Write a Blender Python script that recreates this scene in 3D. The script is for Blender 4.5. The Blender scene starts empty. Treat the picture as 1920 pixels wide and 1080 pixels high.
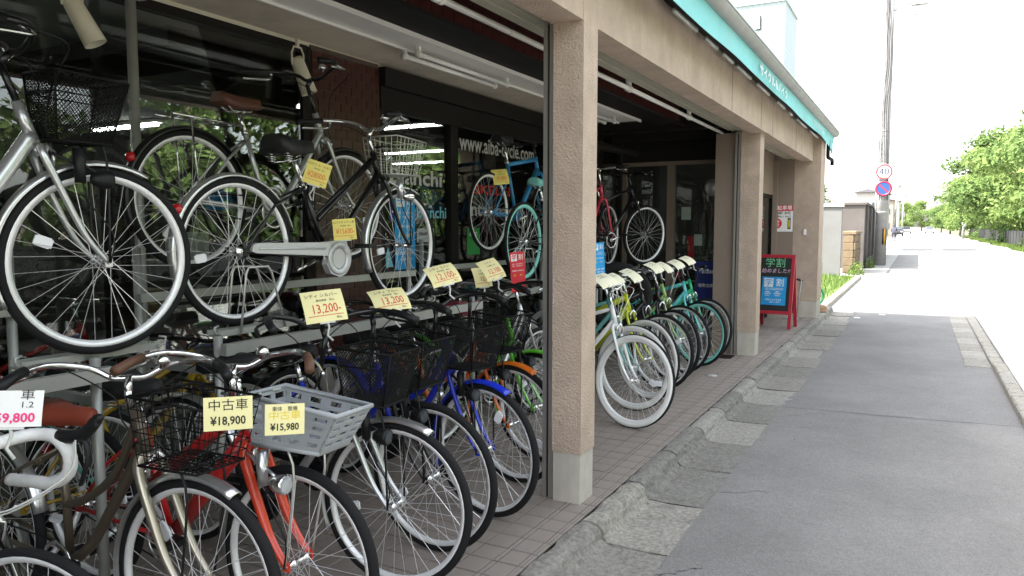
import bpy, math, random
from mathutils import Vector, Matrix

random.seed(11)
rnd = random.random
S = bpy.context.scene
COL = S.collection
PI = math.pi
R_ = math.radians

# ------------------------------------------------------------------ camera, sky, sun, exposure
cd = bpy.data.cameras.new('camera')
cam = bpy.data.objects.new('camera', cd)
COL.objects.link(cam)
cam.location = (0, 0, 1.45)
cam.rotation_euler = (R_(90 - 4.70), 0, R_(28.48))
cd.sensor_width = 36
cd.lens = 26.25
cd.clip_start = 0.05
cd.clip_end = 3000
S.camera = cam

SUN = Vector((-0.72, -0.42, 1.0)).normalized()          # towards the sun
w = bpy.data.worlds.new('World')
S.world = w
w.use_nodes = True
nt = w.node_tree
sky = nt.nodes.new('ShaderNodeTexSky')
sky.sky_type = 'NISHITA'
sky.sun_disc = False
sky.sun_elevation = math.asin(SUN.z)
sky.sun_rotation = math.atan2(SUN.x, SUN.y)
sky.air_density = 1.2
sky.dust_density = 3.0
sky.ozone_density = 1.0
bg = nt.nodes['Background']
bg.inputs['Strength'].default_value = 0.15
hz = nt.nodes.new('ShaderNodeHueSaturation')          # thin white cloud veil: the whole sky is pale
hz.inputs['Saturation'].default_value = 0.30
nt.links.new(sky.outputs[0], hz.inputs['Color'])
nt.links.new(hz.outputs[0], bg.inputs['Color'])

sl = bpy.data.lights.new('sun', 'SUN')
sl.energy = 3.6
sl.angle = R_(0.5)
sl.color = (1.0, 0.95, 0.87)
sun = bpy.data.objects.new('sun', sl)
COL.objects.link(sun)
sun.rotation_euler = SUN.to_track_quat('Z', 'Y').to_euler()
sun.location = (-10, -5, 20)

S.view_settings.view_transform = 'Standard'
S.view_settings.look = 'None'
S.view_settings.exposure = 2.5
S.view_settings.gamma = 1.0
S.view_settings.use_curve_mapping = False
S.render.engine = 'CYCLES'
S.cycles.max_bounces = 7
S.cycles.transparent_max_bounces = 16
S.cycles.caustics_reflective = False
S.cycles.caustics_refractive = False
S.cycles.use_denoising = True
S.cycles.sample_clamp_indirect = 6

# ------------------------------------------------------------------ materials
MATS = {}


def mat(name, col, rough=0.6, metal=0.0, var=0.0, vscale=8.0, bump=0.0, bscale=60.0, emit=0.0, coat=0.0, stain=None, sscale=2.0, samt=0.5, spec=None, streak=0.0):
    """Principled material: colour with noise variation, stains of a second colour, fine bump."""
    if name in MATS:
        return MATS[name]
    m = bpy.data.materials.new(name)
    m.use_nodes = True
    t = m.node_tree
    p = t.nodes['Principled BSDF']
    c = (col[0], col[1], col[2], 1)
    p.inputs['Base Color'].default_value = c
    p.inputs['Roughness'].default_value = rough
    p.inputs['Metallic'].default_value = metal
    if spec is not None:
        p.inputs['Specular IOR Level'].default_value = spec
    if coat:
        p.inputs['Coat Weight'].default_value = coat
        p.inputs['Coat Roughness'].default_value = 0.08
    if emit:
        p.inputs['Emission Color'].default_value = c
        p.inputs['Emission Strength'].default_value = emit
    tc = t.nodes.new('ShaderNodeTexCoord') if (var or bump or stain) else None
    last = None
    if var:
        n = t.nodes.new('ShaderNodeTexNoise')
        n.inputs['Scale'].default_value = vscale
        n.inputs['Detail'].default_value = 6
        n.inputs['Roughness'].default_value = 0.65
        t.links.new(tc.outputs['Object'], n.inputs['Vector'])
        mr = t.nodes.new('ShaderNodeMapRange')
        mr.inputs['From Min'].default_value = 0.3
        mr.inputs['From Max'].default_value = 0.7
        mr.inputs['To Min'].default_value = 1 - var
        mr.inputs['To Max'].default_value = 1 + var
        t.links.new(n.outputs['Fac'], mr.inputs['Value'])
        mx = t.nodes.new('ShaderNodeMix')
        mx.data_type = 'RGBA'
        mx.blend_type = 'MULTIPLY'
        mx.inputs['Factor'].default_value = 1
        mx.inputs['A'].default_value = c
        t.links.new(mr.outputs[0], mx.inputs['B'])
        last = mx.outputs['Result']
    if stain:
        n2 = t.nodes.new('ShaderNodeTexNoise')
        n2.inputs['Scale'].default_value = sscale
        n2.inputs['Detail'].default_value = 8
        n2.inputs['Roughness'].default_value = 0.7
        t.links.new(tc.outputs['Object'], n2.inputs['Vector'])
        rp = t.nodes.new('ShaderNodeMapRange')
        rp.inputs['From Min'].default_value = 0.48
        rp.inputs['From Max'].default_value = 0.72
        rp.inputs['To Max'].default_value = samt
        t.links.new(n2.outputs['Fac'], rp.inputs['Value'])
        m2 = t.nodes.new('ShaderNodeMix')
        m2.data_type = 'RGBA'
        t.links.new(rp.outputs[0], m2.inputs['Factor'])
        if last:
            t.links.new(last, m2.inputs['A'])
        else:
            m2.inputs['A'].default_value = c
        m2.inputs['B'].default_value = (stain[0], stain[1], stain[2], 1)
        last = m2.outputs['Result']
    if streak:                              # rain runs: noise drawn out along z
        mp_ = t.nodes.new('ShaderNodeMapping')
        mp_.inputs['Scale'].default_value = (11, 11, 0.8)
        t.links.new(tc.outputs['Object'], mp_.inputs['Vector'])
        n3 = t.nodes.new('ShaderNodeTexNoise')
        n3.inputs['Scale'].default_value = 1.0
        n3.inputs['Detail'].default_value = 4
        t.links.new(mp_.outputs[0], n3.inputs['Vector'])
        r3 = t.nodes.new('ShaderNodeMapRange')
        r3.inputs['From Min'].default_value = 0.5
        r3.inputs['From Max'].default_value = 0.75
        r3.inputs['To Max'].default_value = streak
        t.links.new(n3.outputs['Fac'], r3.inputs['Value'])
        m3 = t.nodes.new('ShaderNodeMix')
        m3.data_type = 'RGBA'
        t.links.new(r3.outputs[0], m3.inputs['Factor'])
        t.links.new(last, m3.inputs['A'])
        m3.inputs['B'].default_value = (col[0] * 0.62, col[1] * 0.62, col[2] * 0.62, 1)
        last = m3.outputs['Result']
    if last:
        t.links.new(last, p.inputs['Base Color'])
    if bump:
        n = t.nodes.new('ShaderNodeTexNoise')
        n.inputs['Scale'].default_value = bscale
        n.inputs['Detail'].default_value = 4
        t.links.new(tc.outputs['Object'], n.inputs['Vector'])
        b = t.nodes.new('ShaderNodeBump')
        b.inputs['Strength'].default_value = bump
        b.inputs['Distance'].default_value = 0.01
        t.links.new(n.outputs['Fac'], b.inputs['Height'])
        t.links.new(b.outputs[0], p.inputs['Normal'])
    MATS[name] = m
    return m


def glass_mat(name, tint=(0.85, 0.9, 0.87), refl=1.0):
    """Thin pane: clear with the mirror share of its angle."""
    if name in MATS:
        return MATS[name]
    m = bpy.data.materials.new(name)
    m.use_nodes = True
    t = m.node_tree
    t.nodes.clear()
    out = t.nodes.new('ShaderNodeOutputMaterial')
    tr = t.nodes.new('ShaderNodeBsdfTransparent')
    tr.inputs[0].default_value = (*tint, 1)
    gl = t.nodes.new('ShaderNodeBsdfGlossy')
    gl.inputs['Roughness'].default_value = 0.0
    gl.inputs['Color'].default_value = (1, 1, 1, 1)
    fr = t.nodes.new('ShaderNodeFresnel')
    fr.inputs['IOR'].default_value = 1.52
    mu = t.nodes.new('ShaderNodeMath')
    mu.operation = 'MULTIPLY'
    mu.use_clamp = True
    mu.inputs[1].default_value = 0.95 * refl
    t.links.new(fr.outputs[0], mu.inputs[0])
    mx = t.nodes.new('ShaderNodeMixShader')
    t.links.new(mu.outputs[0], mx.inputs[0])
    t.links.new(tr.outputs[0], mx.inputs[1])
    t.links.new(gl.outputs[0], mx.inputs[2])
    t.links.new(mx.outputs[0], out.inputs[0])
    MATS[name] = m
    return m


def leaf_mat(name, c1, c2):
    m = bpy.data.materials.new(name)
    m.use_nodes = True
    t = m.node_tree
    t.nodes.clear()
    out = t.nodes.new('ShaderNodeOutputMaterial')
    tc = t.nodes.new('ShaderNodeTexCoord')
    n = t.nodes.new('ShaderNodeTexNoise')
    n.inputs['Scale'].default_value = 1.7
    n.inputs['Detail'].default_value = 5
    t.links.new(tc.outputs['Object'], n.inputs['Vector'])
    r = t.nodes.new('ShaderNodeMapRange')
    r.inputs['From Min'].default_value = 0.35
    r.inputs['From Max'].default_value = 0.65
    t.links.new(n.outputs['Fac'], r.inputs['Value'])
    mx = t.nodes.new('ShaderNodeMix')
    mx.data_type = 'RGBA'
    mx.inputs['A'].default_value = (*c1, 1)
    mx.inputs['B'].default_value = (*c2, 1)
    t.links.new(r.outputs[0], mx.inputs['Factor'])
    d = t.nodes.new('ShaderNodeBsdfDiffuse')
    tl = t.nodes.new('ShaderNodeBsdfTranslucent')
    t.links.new(mx.outputs['Result'], d.inputs[0])
    t.links.new(mx.outputs['Result'], tl.inputs[0])
    ms = t.nodes.new('ShaderNodeMixShader')
    ms.inputs[0].default_value = 0.4
    t.links.new(d.outputs[0], ms.inputs[1])
    t.links.new(tl.outputs[0], ms.inputs[2])
    t.links.new(ms.outputs[0], out.inputs[0])
    return m


def asphalt_mat(name, base, speck, patch):
    """Dark binder, pale and dark aggregate grains, wide worn patches."""
    m = bpy.data.materials.new(name)
    m.use_nodes = True
    t = m.node_tree
    p = t.nodes['Principled BSDF']
    p.inputs['Roughness'].default_value = 0.85
    tc = t.nodes.new('ShaderNodeTexCoord')

    def noise(sc, det, rough=0.6):
        n = t.nodes.new('ShaderNodeTexNoise')
        n.inputs['Scale'].default_value = sc
        n.inputs['Detail'].default_value = det
        n.inputs['Roughness'].default_value = rough
        t.links.new(tc.outputs['Object'], n.inputs['Vector'])
        return n

    def rng(src, a, b, c, d):
        r = t.nodes.new('ShaderNodeMapRange')
        r.inputs['From Min'].default_value = a
        r.inputs['From Max'].default_value = b
        r.inputs['To Min'].default_value = c
        r.inputs['To Max'].default_value = d
        t.links.new(src, r.inputs['Value'])
        return r.outputs[0]
    v = t.nodes.new('ShaderNodeTexVoronoi')
    v.inputs['Scale'].default_value = 190
    t.links.new(tc.outputs['Object'], v.inputs['Vector'])
    sep = t.nodes.new('ShaderNodeSeparateColor')
    t.links.new(v.outputs['Color'], sep.inputs[0])
    g = rng(sep.outputs[0], 0.0, 1.0, 0.82, 1.18)
    pt = rng(noise(0.9, 7, 0.7).outputs['Fac'], 0.33, 0.7, 0.82, 1.16)
    fine = rng(noise(38, 5, 0.75).outputs['Fac'], 0.3, 0.7, 0.89, 1.11)
    m1 = t.nodes.new('ShaderNodeMath'); m1.operation = 'MULTIPLY'
    m2 = t.nodes.new('ShaderNodeMath'); m2.operation = 'MULTIPLY'
    t.links.new(g, m1.inputs[0]); t.links.new(pt, m1.inputs[1])
    t.links.new(m1.outputs[0], m2.inputs[0]); t.links.new(fine, m2.inputs[1])
    mx = t.nodes.new('ShaderNodeMix'); mx.data_type = 'RGBA'; mx.blend_type = 'MULTIPLY'
    mx.inputs['Factor'].default_value = 1
    mx.inputs['A'].default_value = (*base, 1)
    t.links.new(m2.outputs[0], mx.inputs['B'])
    t.links.new(mx.outputs['Result'], p.inputs['Base Color'])
    b = t.nodes.new('ShaderNodeBump')
    b.inputs['Strength'].default_value = 0.5
    b.inputs['Distance'].default_value = 0.004
    t.links.new(v.outputs['Distance'], b.inputs['Height'])
    t.links.new(b.outputs[0], p.inputs['Normal'])
    MATS[name] = m
    return m


M = dict(
    stucco=mat('stucco', (0.49, 0.385, 0.305), 0.9, var=0.14, vscale=5, bump=1.0, bscale=95, stain=(0.30, 0.24, 0.19), sscale=1.3, samt=0.55, streak=0.22),
    plinth=mat('plinth_concrete', (0.50, 0.465, 0.405), 0.8, var=0.15, vscale=6, bump=0.2, bscale=150, stain=(0.27, 0.26, 0.23), sscale=3, samt=0.7, streak=0.4),
    rail=mat('shutter_rail_metal', (0.40, 0.38, 0.35), 0.35, 0.7),
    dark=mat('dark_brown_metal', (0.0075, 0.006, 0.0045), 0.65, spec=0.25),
    brownpanel=mat('brown_panel', (0.24, 0.185, 0.145), 0.55, var=0.05, vscale=3),
    slat=mat('shutter_slat', (0.42, 0.40, 0.31), 0.5, 0.2, var=0.08, vscale=4),
    white=mat('white_enamel', (0.75, 0.74, 0.70), 0.4, var=0.05, vscale=5),
    cream=mat('cream_enamel', (0.62, 0.58, 0.46), 0.45),
    soffit=mat('soffit_board', (0.62, 0.55, 0.45), 0.8, var=0.08, vscale=2, stain=(0.22, 0.2, 0.18), sscale=1.2, samt=0.5),
    grout=mat('grout', (0.075, 0.068, 0.06), 0.95, var=0.15, vscale=20),
    ptile=mat('pavement_tile', (0.265, 0.225, 0.197), 0.75, var=0.10, vscale=3.5, bump=0.08, bscale=220, stain=(0.12, 0.108, 0.098), sscale=1.6, samt=0.6),
    kerb=mat('kerb_concrete', (0.30, 0.28, 0.245), 0.95, var=0.4, vscale=42, bump=1.0, bscale=55, stain=(0.13, 0.125, 0.11), sscale=6, samt=0.75),
    gutter=mat('apron_concrete', (0.235, 0.22, 0.195), 0.95, var=0.4, vscale=38, bump=0.9, bscale=70, stain=(0.33, 0.315, 0.28), sscale=5, samt=0.5),
    rtile=mat('red_tile', (0.05, 0.013, 0.010), 0.35, var=0.2, vscale=9),
    rgrout=mat('tile_mortar', (0.075, 0.055, 0.045), 0.95),
    awning=mat('awning_cloth', (0.25, 0.66, 0.69), 0.75, var=0.10, vscale=2, stain=(0.34, 0.60, 0.58), sscale=3, samt=0.5),
    roofg=mat('roof_gutter_grey', (0.30, 0.30, 0.29), 0.6, var=0.15, vscale=4),
    roof=mat('roof_sheet', (0.25, 0.25, 0.25), 0.8),
    black=mat('black_plastic', (0.007, 0.007, 0.008), 0.5, spec=0.35),
    bblack=mat('basket_black', (0.004, 0.004, 0.004), 0.6, spec=0.2),
    rubber=mat('tyre_rubber', (0.009, 0.009, 0.010), 0.8, spec=0.3),
    wrubber=mat('white_rubber', (0.84, 0.84, 0.82), 0.7),
    crubber=mat('celeste_rubber', (0.24, 0.66, 0.60), 0.6),
    brubber=mat('brown_rubber', (0.12, 0.055, 0.03), 0.6),
    alu=mat('alloy_rim', (0.85, 0.85, 0.86), 0.35, 0.35),
    chrome=mat('chrome', (0.80, 0.80, 0.81), 0.16, 1.0),
    guard=mat('silver_guard', (0.72, 0.73, 0.74), 0.28, 0.9),
    spoke=mat('spoke_steel', (0.85, 0.85, 0.87), 0.35, 0.55),
    blackp=mat('black_paint', (0.005, 0.005, 0.006), 0.3, coat=0.25),
    silverp=mat('silver_paint', (0.60, 0.61, 0.62), 0.28, 0.7, coat=0.3),
    casew=mat('case_silver', (0.62, 0.63, 0.64), 0.32, 0.35, coat=0.3),
    champ=mat('champagne_paint', (0.45, 0.40, 0.32), 0.28, 0.75, coat=0.4),
    bronze=mat('bronze_paint', (0.13, 0.105, 0.075), 0.35, 0.5, coat=0.3),
    redp=mat('red_paint', (0.55, 0.015, 0.015), 0.28, coat=0.5),
    orangered=mat('orange_red_paint', (0.72, 0.055, 0.02), 0.25, coat=0.5),
    bluep=mat('deep_blue_paint', (0.012, 0.035, 0.55), 0.25, coat=0.5),
    skyp=mat('sky_blue_paint', (0.02, 0.27, 0.58), 0.3, coat=0.5),
    orangep=mat('orange_paint', (0.75, 0.17, 0.015), 0.3, coat=0.5),
    greenp=mat('bright_green_paint', (0.13, 0.62, 0.03), 0.3, coat=0.5),
    limep=mat('lime_paint', (0.55, 0.62, 0.01), 0.3, coat=0.5),
    yellowp=mat('amber_paint', (0.35, 0.22, 0.005), 0.3, coat=0.5),
    palegreen=mat('pale_green_paint', (0.36, 0.58, 0.19), 0.3, coat=0.5),
    tealp=mat('teal_paint', (0.10, 0.36, 0.33), 0.3, coat=0.5),
    turq=mat('turquoise_paint', (0.10, 0.56, 0.58), 0.3, coat=0.5),
    emerald=mat('emerald_paint', (0.01, 0.45, 0.20), 0.3, coat=0.5),
    whitep=mat('white_paint', (0.84, 0.84, 0.83), 0.3, coat=0.4),
    pinkp=mat('pink_red_paint', (0.62, 0.05, 0.09), 0.3, coat=0.5),
    rustsad=mat('rust_leather', (0.27, 0.05, 0.026), 0.5, var=0.1, vscale=20),
    brownsad=mat('brown_leather', (0.10, 0.035, 0.02), 0.5, var=0.1, vscale=20),
    blacksad=mat('black_vinyl', (0.008, 0.008, 0.009), 0.55, bump=0.2, bscale=300),
    pinksad=mat('wrapped_red_saddle', (0.35, 0.05, 0.09), 0.2, coat=0.8),
    greyplas=mat('grey_plastic', (0.38, 0.40, 0.42), 0.45),
    tape=mat('white_bar_tape', (0.78, 0.78, 0.77), 0.6, bump=0.3, bscale=60),
    wcable=mat('white_cable', (0.70, 0.70, 0.68), 0.4),
    lens=mat('lens', (0.75, 0.77, 0.80), 0.12, 0.4),
    redlens=mat('red_lens', (0.55, 0.01, 0.015), 0.15, coat=0.5),
    refl=mat('white_reflector', (0.85, 0.86, 0.9), 0.25),
    yellowtag=mat('yellow_card', (0.84, 0.72, 0.20), 0.75),
    paletag=mat('pale_card', (0.84, 0.77, 0.40), 0.75),
    whitetag=mat('white_card', (0.82, 0.82, 0.80), 0.7),
    ink=mat('black_ink', (0.02, 0.02, 0.02), 0.7),
    redink=mat('red_ink', (0.62, 0.04, 0.03), 0.7),
    orgink=mat('orange_ink', (0.80, 0.17, 0.03), 0.7),
    pinkink=mat('pink_ink', (0.80, 0.04, 0.22), 0.7),
    clearclip=mat('clear_clip', (0.6, 0.6, 0.58), 0.15),
    rackm=mat('rack_steel', (0.36, 0.37, 0.35), 0.4, 0.35, var=0.1, vscale=6),
    wire=mat('galvanised_wire', (0.56, 0.56, 0.52), 0.35, 0.6),
    bsheet=mat('blue_poster', (0.01, 0.31, 0.68), 0.6),
    rsheet=mat('red_poster', (0.62, 0.02, 0.035), 0.6),
    glassink=mat('glass_lettering', (0.50, 0.50, 0.49), 0.6),
    wink=mat('white_ink', (0.82, 0.82, 0.82), 0.6),
    navy=mat('navy_banner', (0.008, 0.025, 0.20), 0.6),
    lblue=mat('light_blue_ink', (0.18, 0.50, 0.62), 0.6),
    yink=mat('yellow_ink', (0.80, 0.62, 0.02), 0.6),
    chalkg=mat('green_chalk', (0.25, 0.75, 0.40), 0.8),
    chalkp=mat('pink_chalk', (0.78, 0.52, 0.66), 0.8),
    aboard=mat('board_red_wood', (0.40, 0.018, 0.035), 0.45, var=0.1, vscale=10),
    chalkb=mat('chalkboard', (0.008, 0.010, 0.010), 0.55),
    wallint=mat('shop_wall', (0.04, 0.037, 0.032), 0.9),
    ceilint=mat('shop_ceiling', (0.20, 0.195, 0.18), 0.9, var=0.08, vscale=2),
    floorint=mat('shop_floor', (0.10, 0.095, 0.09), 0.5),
    lamp=mat('lit_tube', (1.0, 1.0, 0.97), 0.5, emit=8.0),
    tubeoff=mat('unlit_tube', (0.80, 0.80, 0.77), 0.25),
    beigecol=mat('beige_column', (0.30, 0.25, 0.14), 0.8, var=0.06, vscale=3),
    concrete=mat('pole_concrete', (0.34, 0.33, 0.325), 0.9, var=0.15, vscale=3, stain=(0.22, 0.215, 0.21), sscale=2, samt=0.4),
    greywall=mat('grey_render', (0.14, 0.14, 0.14), 0.9, var=0.1, vscale=3, stain=(0.065, 0.065, 0.064), sscale=1.5, samt=0.5),
    darkwall=mat('dark_concrete', (0.10, 0.09, 0.085), 0.95, var=0.25, vscale=2, stain=(0.03, 0.028, 0.026), sscale=1.0, samt=0.6),
    ochre=mat('ochre_stone', (0.17, 0.125, 0.075), 0.9, var=0.2, vscale=6, bump=0.6, bscale=20),
    fence=mat('black_fence', (0.010, 0.011, 0.012), 0.6),
    bark=mat('bark', (0.10, 0.08, 0.06), 0.95, var=0.25, vscale=8, bump=0.8, bscale=12),
    soil=mat('soil', (0.16, 0.13, 0.10), 0.95, var=0.2, vscale=2),
    grassm=leaf_mat('grass_blade', (0.085, 0.14, 0.035), (0.17, 0.23, 0.07)),
    leaf1=leaf_mat('leaf_yellow_green', (0.12, 0.19, 0.06), (0.24, 0.32, 0.11)),
    leaf2=leaf_mat('leaf_deep_green', (0.075, 0.13, 0.045), (0.17, 0.24, 0.085)),
    rust=mat('rusty_iron', (0.33, 0.20, 0.12), 0.85, var=0.3, vscale=14, bump=0.4, bscale=40),
    signred=mat('sign_red', (0.30, 0.012, 0.03), 0.45),
    signblue=mat('sign_blue', (0.012, 0.06, 0.22), 0.45),
    signwhite=mat('sign_white', (0.42, 0.42, 0.42), 0.5),
    palebldg=mat('pale_tile_building', (0.58, 0.70, 0.70), 0.5, var=0.04, vscale=1.0),
    paleline=mat('pale_tile_joint', (0.46, 0.58, 0.60), 0.8),
    house1=mat('house_white', (0.34, 0.34, 0.32), 0.8, var=0.05, vscale=1),
    house2=mat('house_grey', (0.22, 0.22, 0.22), 0.8, var=0.05, vscale=1),
    house3=mat('house_tan', (0.26, 0.22, 0.17), 0.8, var=0.05, vscale=1),
    rooftile=mat('roof_tile_dark', (0.10, 0.10, 0.11), 0.7),
    winglass=mat('far_window', (0.05, 0.06, 0.07), 0.1),
    carwhite=mat('car_white', (0.70, 0.70, 0.70), 0.25, coat=0.6),
    carblack=mat('car_black', (0.02, 0.02, 0.025), 0.25, coat=0.6),
    carsilver=mat('car_silver', (0.45, 0.46, 0.48), 0.3, 0.6, coat=0.6),
    skin=mat('skin', (0.45, 0.28, 0.2), 0.6),
    cloth=mat('dark_cloth', (0.05, 0.05, 0.075), 0.9),
    greengoods=mat('green_packaging', (0.03, 0.30, 0.06), 0.5),
    box=mat('cardboard', (0.30, 0.19, 0.09), 0.85, var=0.1, vscale=4),
)
M['asphalt'] = asphalt_mat('lane_asphalt', (0.203, 0.193, 0.184), None, None)
M['asphalt2'] = asphalt_mat('lane_asphalt_older', (0.188, 0.181, 0.176), None, None)
M['roadm'] = asphalt_mat('road_asphalt', (0.22, 0.215, 0.21), None, None)
M['glass'] = glass_mat('shop_glass')

# ------------------------------------------------------------------ mesh helpers
MESH = {}


class MB:
    def __init__(s):
        s.v = []
        s.f = []
        s.sm = []

    def add(s, vs, fs, smooth=False):
        o = len(s.v)
        s.v += [tuple(p) for p in vs]
        for f in fs:
            s.f.append(tuple(i + o for i in f))
            s.sm.append(smooth)
        return s

    def box(s, x0, x1, y0, y1, z0, z1):
        v = [(x0, y0, z0), (x1, y0, z0), (x1, y1, z0), (x0, y1, z0), (x0, y0, z1), (x1, y0, z1), (x1, y1, z1), (x0, y1, z1)]
        return s.add(v, [(3, 2, 1, 0), (4, 5, 6, 7), (0, 1, 5, 4), (1, 2, 6, 5), (2, 3, 7, 6), (3, 0, 4, 7)])

    def bbox(s, x0, x1, y0, y1, z0, z1, b=0.003):
        """box whose top edges are chamfered"""
        v = [(x0, y0, z0), (x1, y0, z0), (x1, y1, z0), (x0, y1, z0),
             (x0, y0, z1 - b), (x1, y0, z1 - b), (x1, y1, z1 - b), (x0, y1, z1 - b),
             (x0 + b, y0 + b, z1), (x1 - b, y0 + b, z1), (x1 - b, y1 - b, z1), (x0 + b, y1 - b, z1)]
        f = [(0, 1, 5, 4), (1, 2, 6, 5), (2, 3, 7, 6), (3, 0, 4, 7), (4, 5, 9, 8), (5, 6, 10, 9), (6, 7, 11, 10), (7, 4, 8, 11), (8, 9, 10, 11)]
        return s.add(v, f)

    def obox(s, c, size, mtx=None):
        m = mtx or Matrix.Identity(3)
        hx, hy, hz = size[0] / 2, size[1] / 2, size[2] / 2
        c = Vector(c)
        v = [c + m @ Vector((a * hx, b * hy, d * hz)) for d in (-1, 1) for a, b in ((-1, -1), (1, -1), (1, 1), (-1, 1))]
        return s.add(v, [(3, 2, 1, 0), (4, 5, 6, 7), (0, 1, 5, 4), (1, 2, 6, 5), (2, 3, 7, 6), (3, 0, 4, 7)])

    def quad(s, a, b, c, d):
        return s.add([a, b, c, d], [(0, 1, 2, 3)])

    def tube(s, pts, r, n=8, closed=False, cap=True, flat=1.0):
        pts = [Vector(p) for p in pts]
        k = len(pts)
        rs = r if isinstance(r, (list, tuple)) else [r] * k
        tang = []
        for i in range(k):
            if closed:
                t = pts[(i + 1) % k] - pts[i - 1]
            else:
                t = pts[min(i + 1, k - 1)] - pts[max(i - 1, 0)]
            tang.append(t.normalized())
        up = Vector((0, 0, 1)) if abs(tang[0].z) < 0.9 else Vector((0, 1, 0))
        nrm = (up - tang[0] * up.dot(tang[0])).normalized()
        vs = []
        for i in range(k):
            nrm = nrm - tang[i] * nrm.dot(tang[i])
            nrm.normalize()
            b = tang[i].cross(nrm)
            for j in range(n):
                a = 2 * PI * j / n
                vs.append(pts[i] + nrm * (math.cos(a) * rs[i]) + b * (math.sin(a) * rs[i] * flat))
        fs = []
        for i in range(k if closed else k - 1):
            i2 = (i + 1) % k
            for j in range(n):
                j2 = (j + 1) % n
                fs.append((i * n + j, i * n + j2, i2 * n + j2, i2 * n + j))
        if cap and not closed:
            fs.append(tuple(range(n - 1, -1, -1)))
            fs.append(tuple((k - 1) * n + j for j in range(n)))
        return s.add(vs, fs, n > 4)

    def seg(s, a, b, r, n=3):
        return s.tube([a, b], r, n, cap=False)

    def ring(s, prof, n=48, c=(0, 0, 0), a0=0.0, a1=2 * PI, smooth=True):
        """closed profile [(radius, y)] swept round the y axis"""
        full = abs(a1 - a0 - 2 * PI) < 1e-6
        k = len(prof)
        steps = n if full else n + 1
        vs = []
        for i in range(steps):
            a = a0 + (a1 - a0) * i / n
            for (r, y) in prof:
                vs.append((c[0] + r * math.cos(a), c[1] + y, c[2] + r * math.sin(a)))
        fs = []
        for i in range(n):
            i2 = (i + 1) % steps
            for j in range(k):
                j2 = (j + 1) % k
                fs.append((i * k + j, i2 * k + j, i2 * k + j2, i * k + j2))
        if not full:
            fs.append(tuple(range(k)))
            fs.append(tuple(n * k + j for j in range(k - 1, -1, -1)))
        return s.add(vs, fs, smooth)

    def lathe(s, prof, n=16, c=(0, 0, 0), axis='z', smooth=True):
        """open profile [(radius, height)] round an axis, ends capped when radius > 0"""
        vs = []
        k = len(prof)
        for i in range(n):
            a = 2 * PI * i / n
            for (r, h) in prof:
                p, q = r * math.cos(a), r * math.sin(a)
                q3 = {'z': (p, q, h), 'y': (p, h, q), 'x': (h, p, q)}[axis]
                vs.append((c[0] + q3[0], c[1] + q3[1], c[2] + q3[2]))
        fs = []
        for i in range(n):
            i2 = (i + 1) % n
            for j in range(k - 1):
                fs.append((i * k + j, i2 * k + j, i2 * k + j + 1, i * k + j + 1))
        s.add(vs, fs, smooth)
        o = len(s.v) - n * k
        for j in (0, k - 1):
            if prof[j][0] > 1e-5:
                s.f.append(tuple(o + i * k + j for i in range(n)))
                s.sm.append(False)
        return s

    def grid(s, rows, smooth=True, close=False):
        """rows of points of equal length, skinned"""
        k = len(rows[0])
        vs = [p for r in rows for p in r]
        fs = []
        for i in range(len(rows) - 1):
            for j in range(k if close else k - 1):
                j2 = (j + 1) % k
                fs.append((i * k + j, i * k + j2, (i + 1) * k + j2, (i + 1) * k + j))
        return s.add(vs, fs, smooth)

    def warp(s, fn):
        s.v = [tuple(fn(*p)) for p in s.v]
        return s

    def mesh(s, name):
        me = bpy.data.meshes.new(name)
        me.from_pydata([tuple(p) for p in s.v], [], s.f)
        me.polygons.foreach_set('use_smooth', s.sm)
        me.update()
        return me


def link(name, me, m, parent=None, mtx=None):
    o = bpy.data.objects.new(name, me)
    COL.objects.link(o)
    if not me.materials:
        me.materials.append(m)
    elif me.materials[0] != m:
        o.material_slots[0].link = 'OBJECT'
        o.material_slots[0].material = m
    if parent is not None:
        o.parent = parent
    if mtx is not None:
        o.matrix_basis = mtx
    return o


def put(name, mb, m, parent=None, mtx=None):
    return link(name, mb.mesh(name), m, parent, mtx)


def shared(key, name, fn, m, parent=None, mtx=None):
    """a piece whose mesh is made once for each key"""
    if key not in MESH:
        MESH[key] = fn().mesh(name)
    return link(name, MESH[key], m, parent, mtx)


def tag(o, label=None, cat=None, group=None, kind=None):
    if label:
        o['label'] = label
    if cat:
        o['category'] = cat
    if group:
        o['group'] = group
    if kind:
        o['kind'] = kind
    return o


def empty(name, loc=(0, 0, 0), rot=(0, 0, 0)):
    o = bpy.data.objects.new(name, None)
    COL.objects.link(o)
    o.empty_display_size = 0.1
    o.location = loc
    o.rotation_euler = rot
    return o


def T(x, y, z):
    return Matrix.Translation((x, y, z))


TXT = bpy.data.scenes.new('lettering_desk')          # scratch scene that shapes the lettering


def text_mb(body, size, bold=0.0, shear=0.0, sx=1.0, align='CENTER'):
    """flat lettering as faces in the xy plane, centred"""
    c = bpy.data.curves.new('lettering', 'FONT')
    c.body = body
    c.size = size
    c.shear = shear
    c.offset = bold
    c.resolution_u = 2
    c.align_x = align
    c.align_y = 'CENTER'
    o = bpy.data.objects.new('lettering', c)
    TXT.collection.objects.link(o)
    TXT.view_layers[0].update()
    me = bpy.data.meshes.new_from_object(o.evaluated_get(TXT.view_layers[0].depsgraph))
    mb = MB()
    mb.add([(v.co.x * sx, v.co.y, 0) for v in me.vertices], [tuple(p.vertices) for p in me.polygons])
    bpy.data.objects.remove(o)
    bpy.data.curves.remove(c)
    bpy.data.meshes.remove(me)
    return mb


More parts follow.
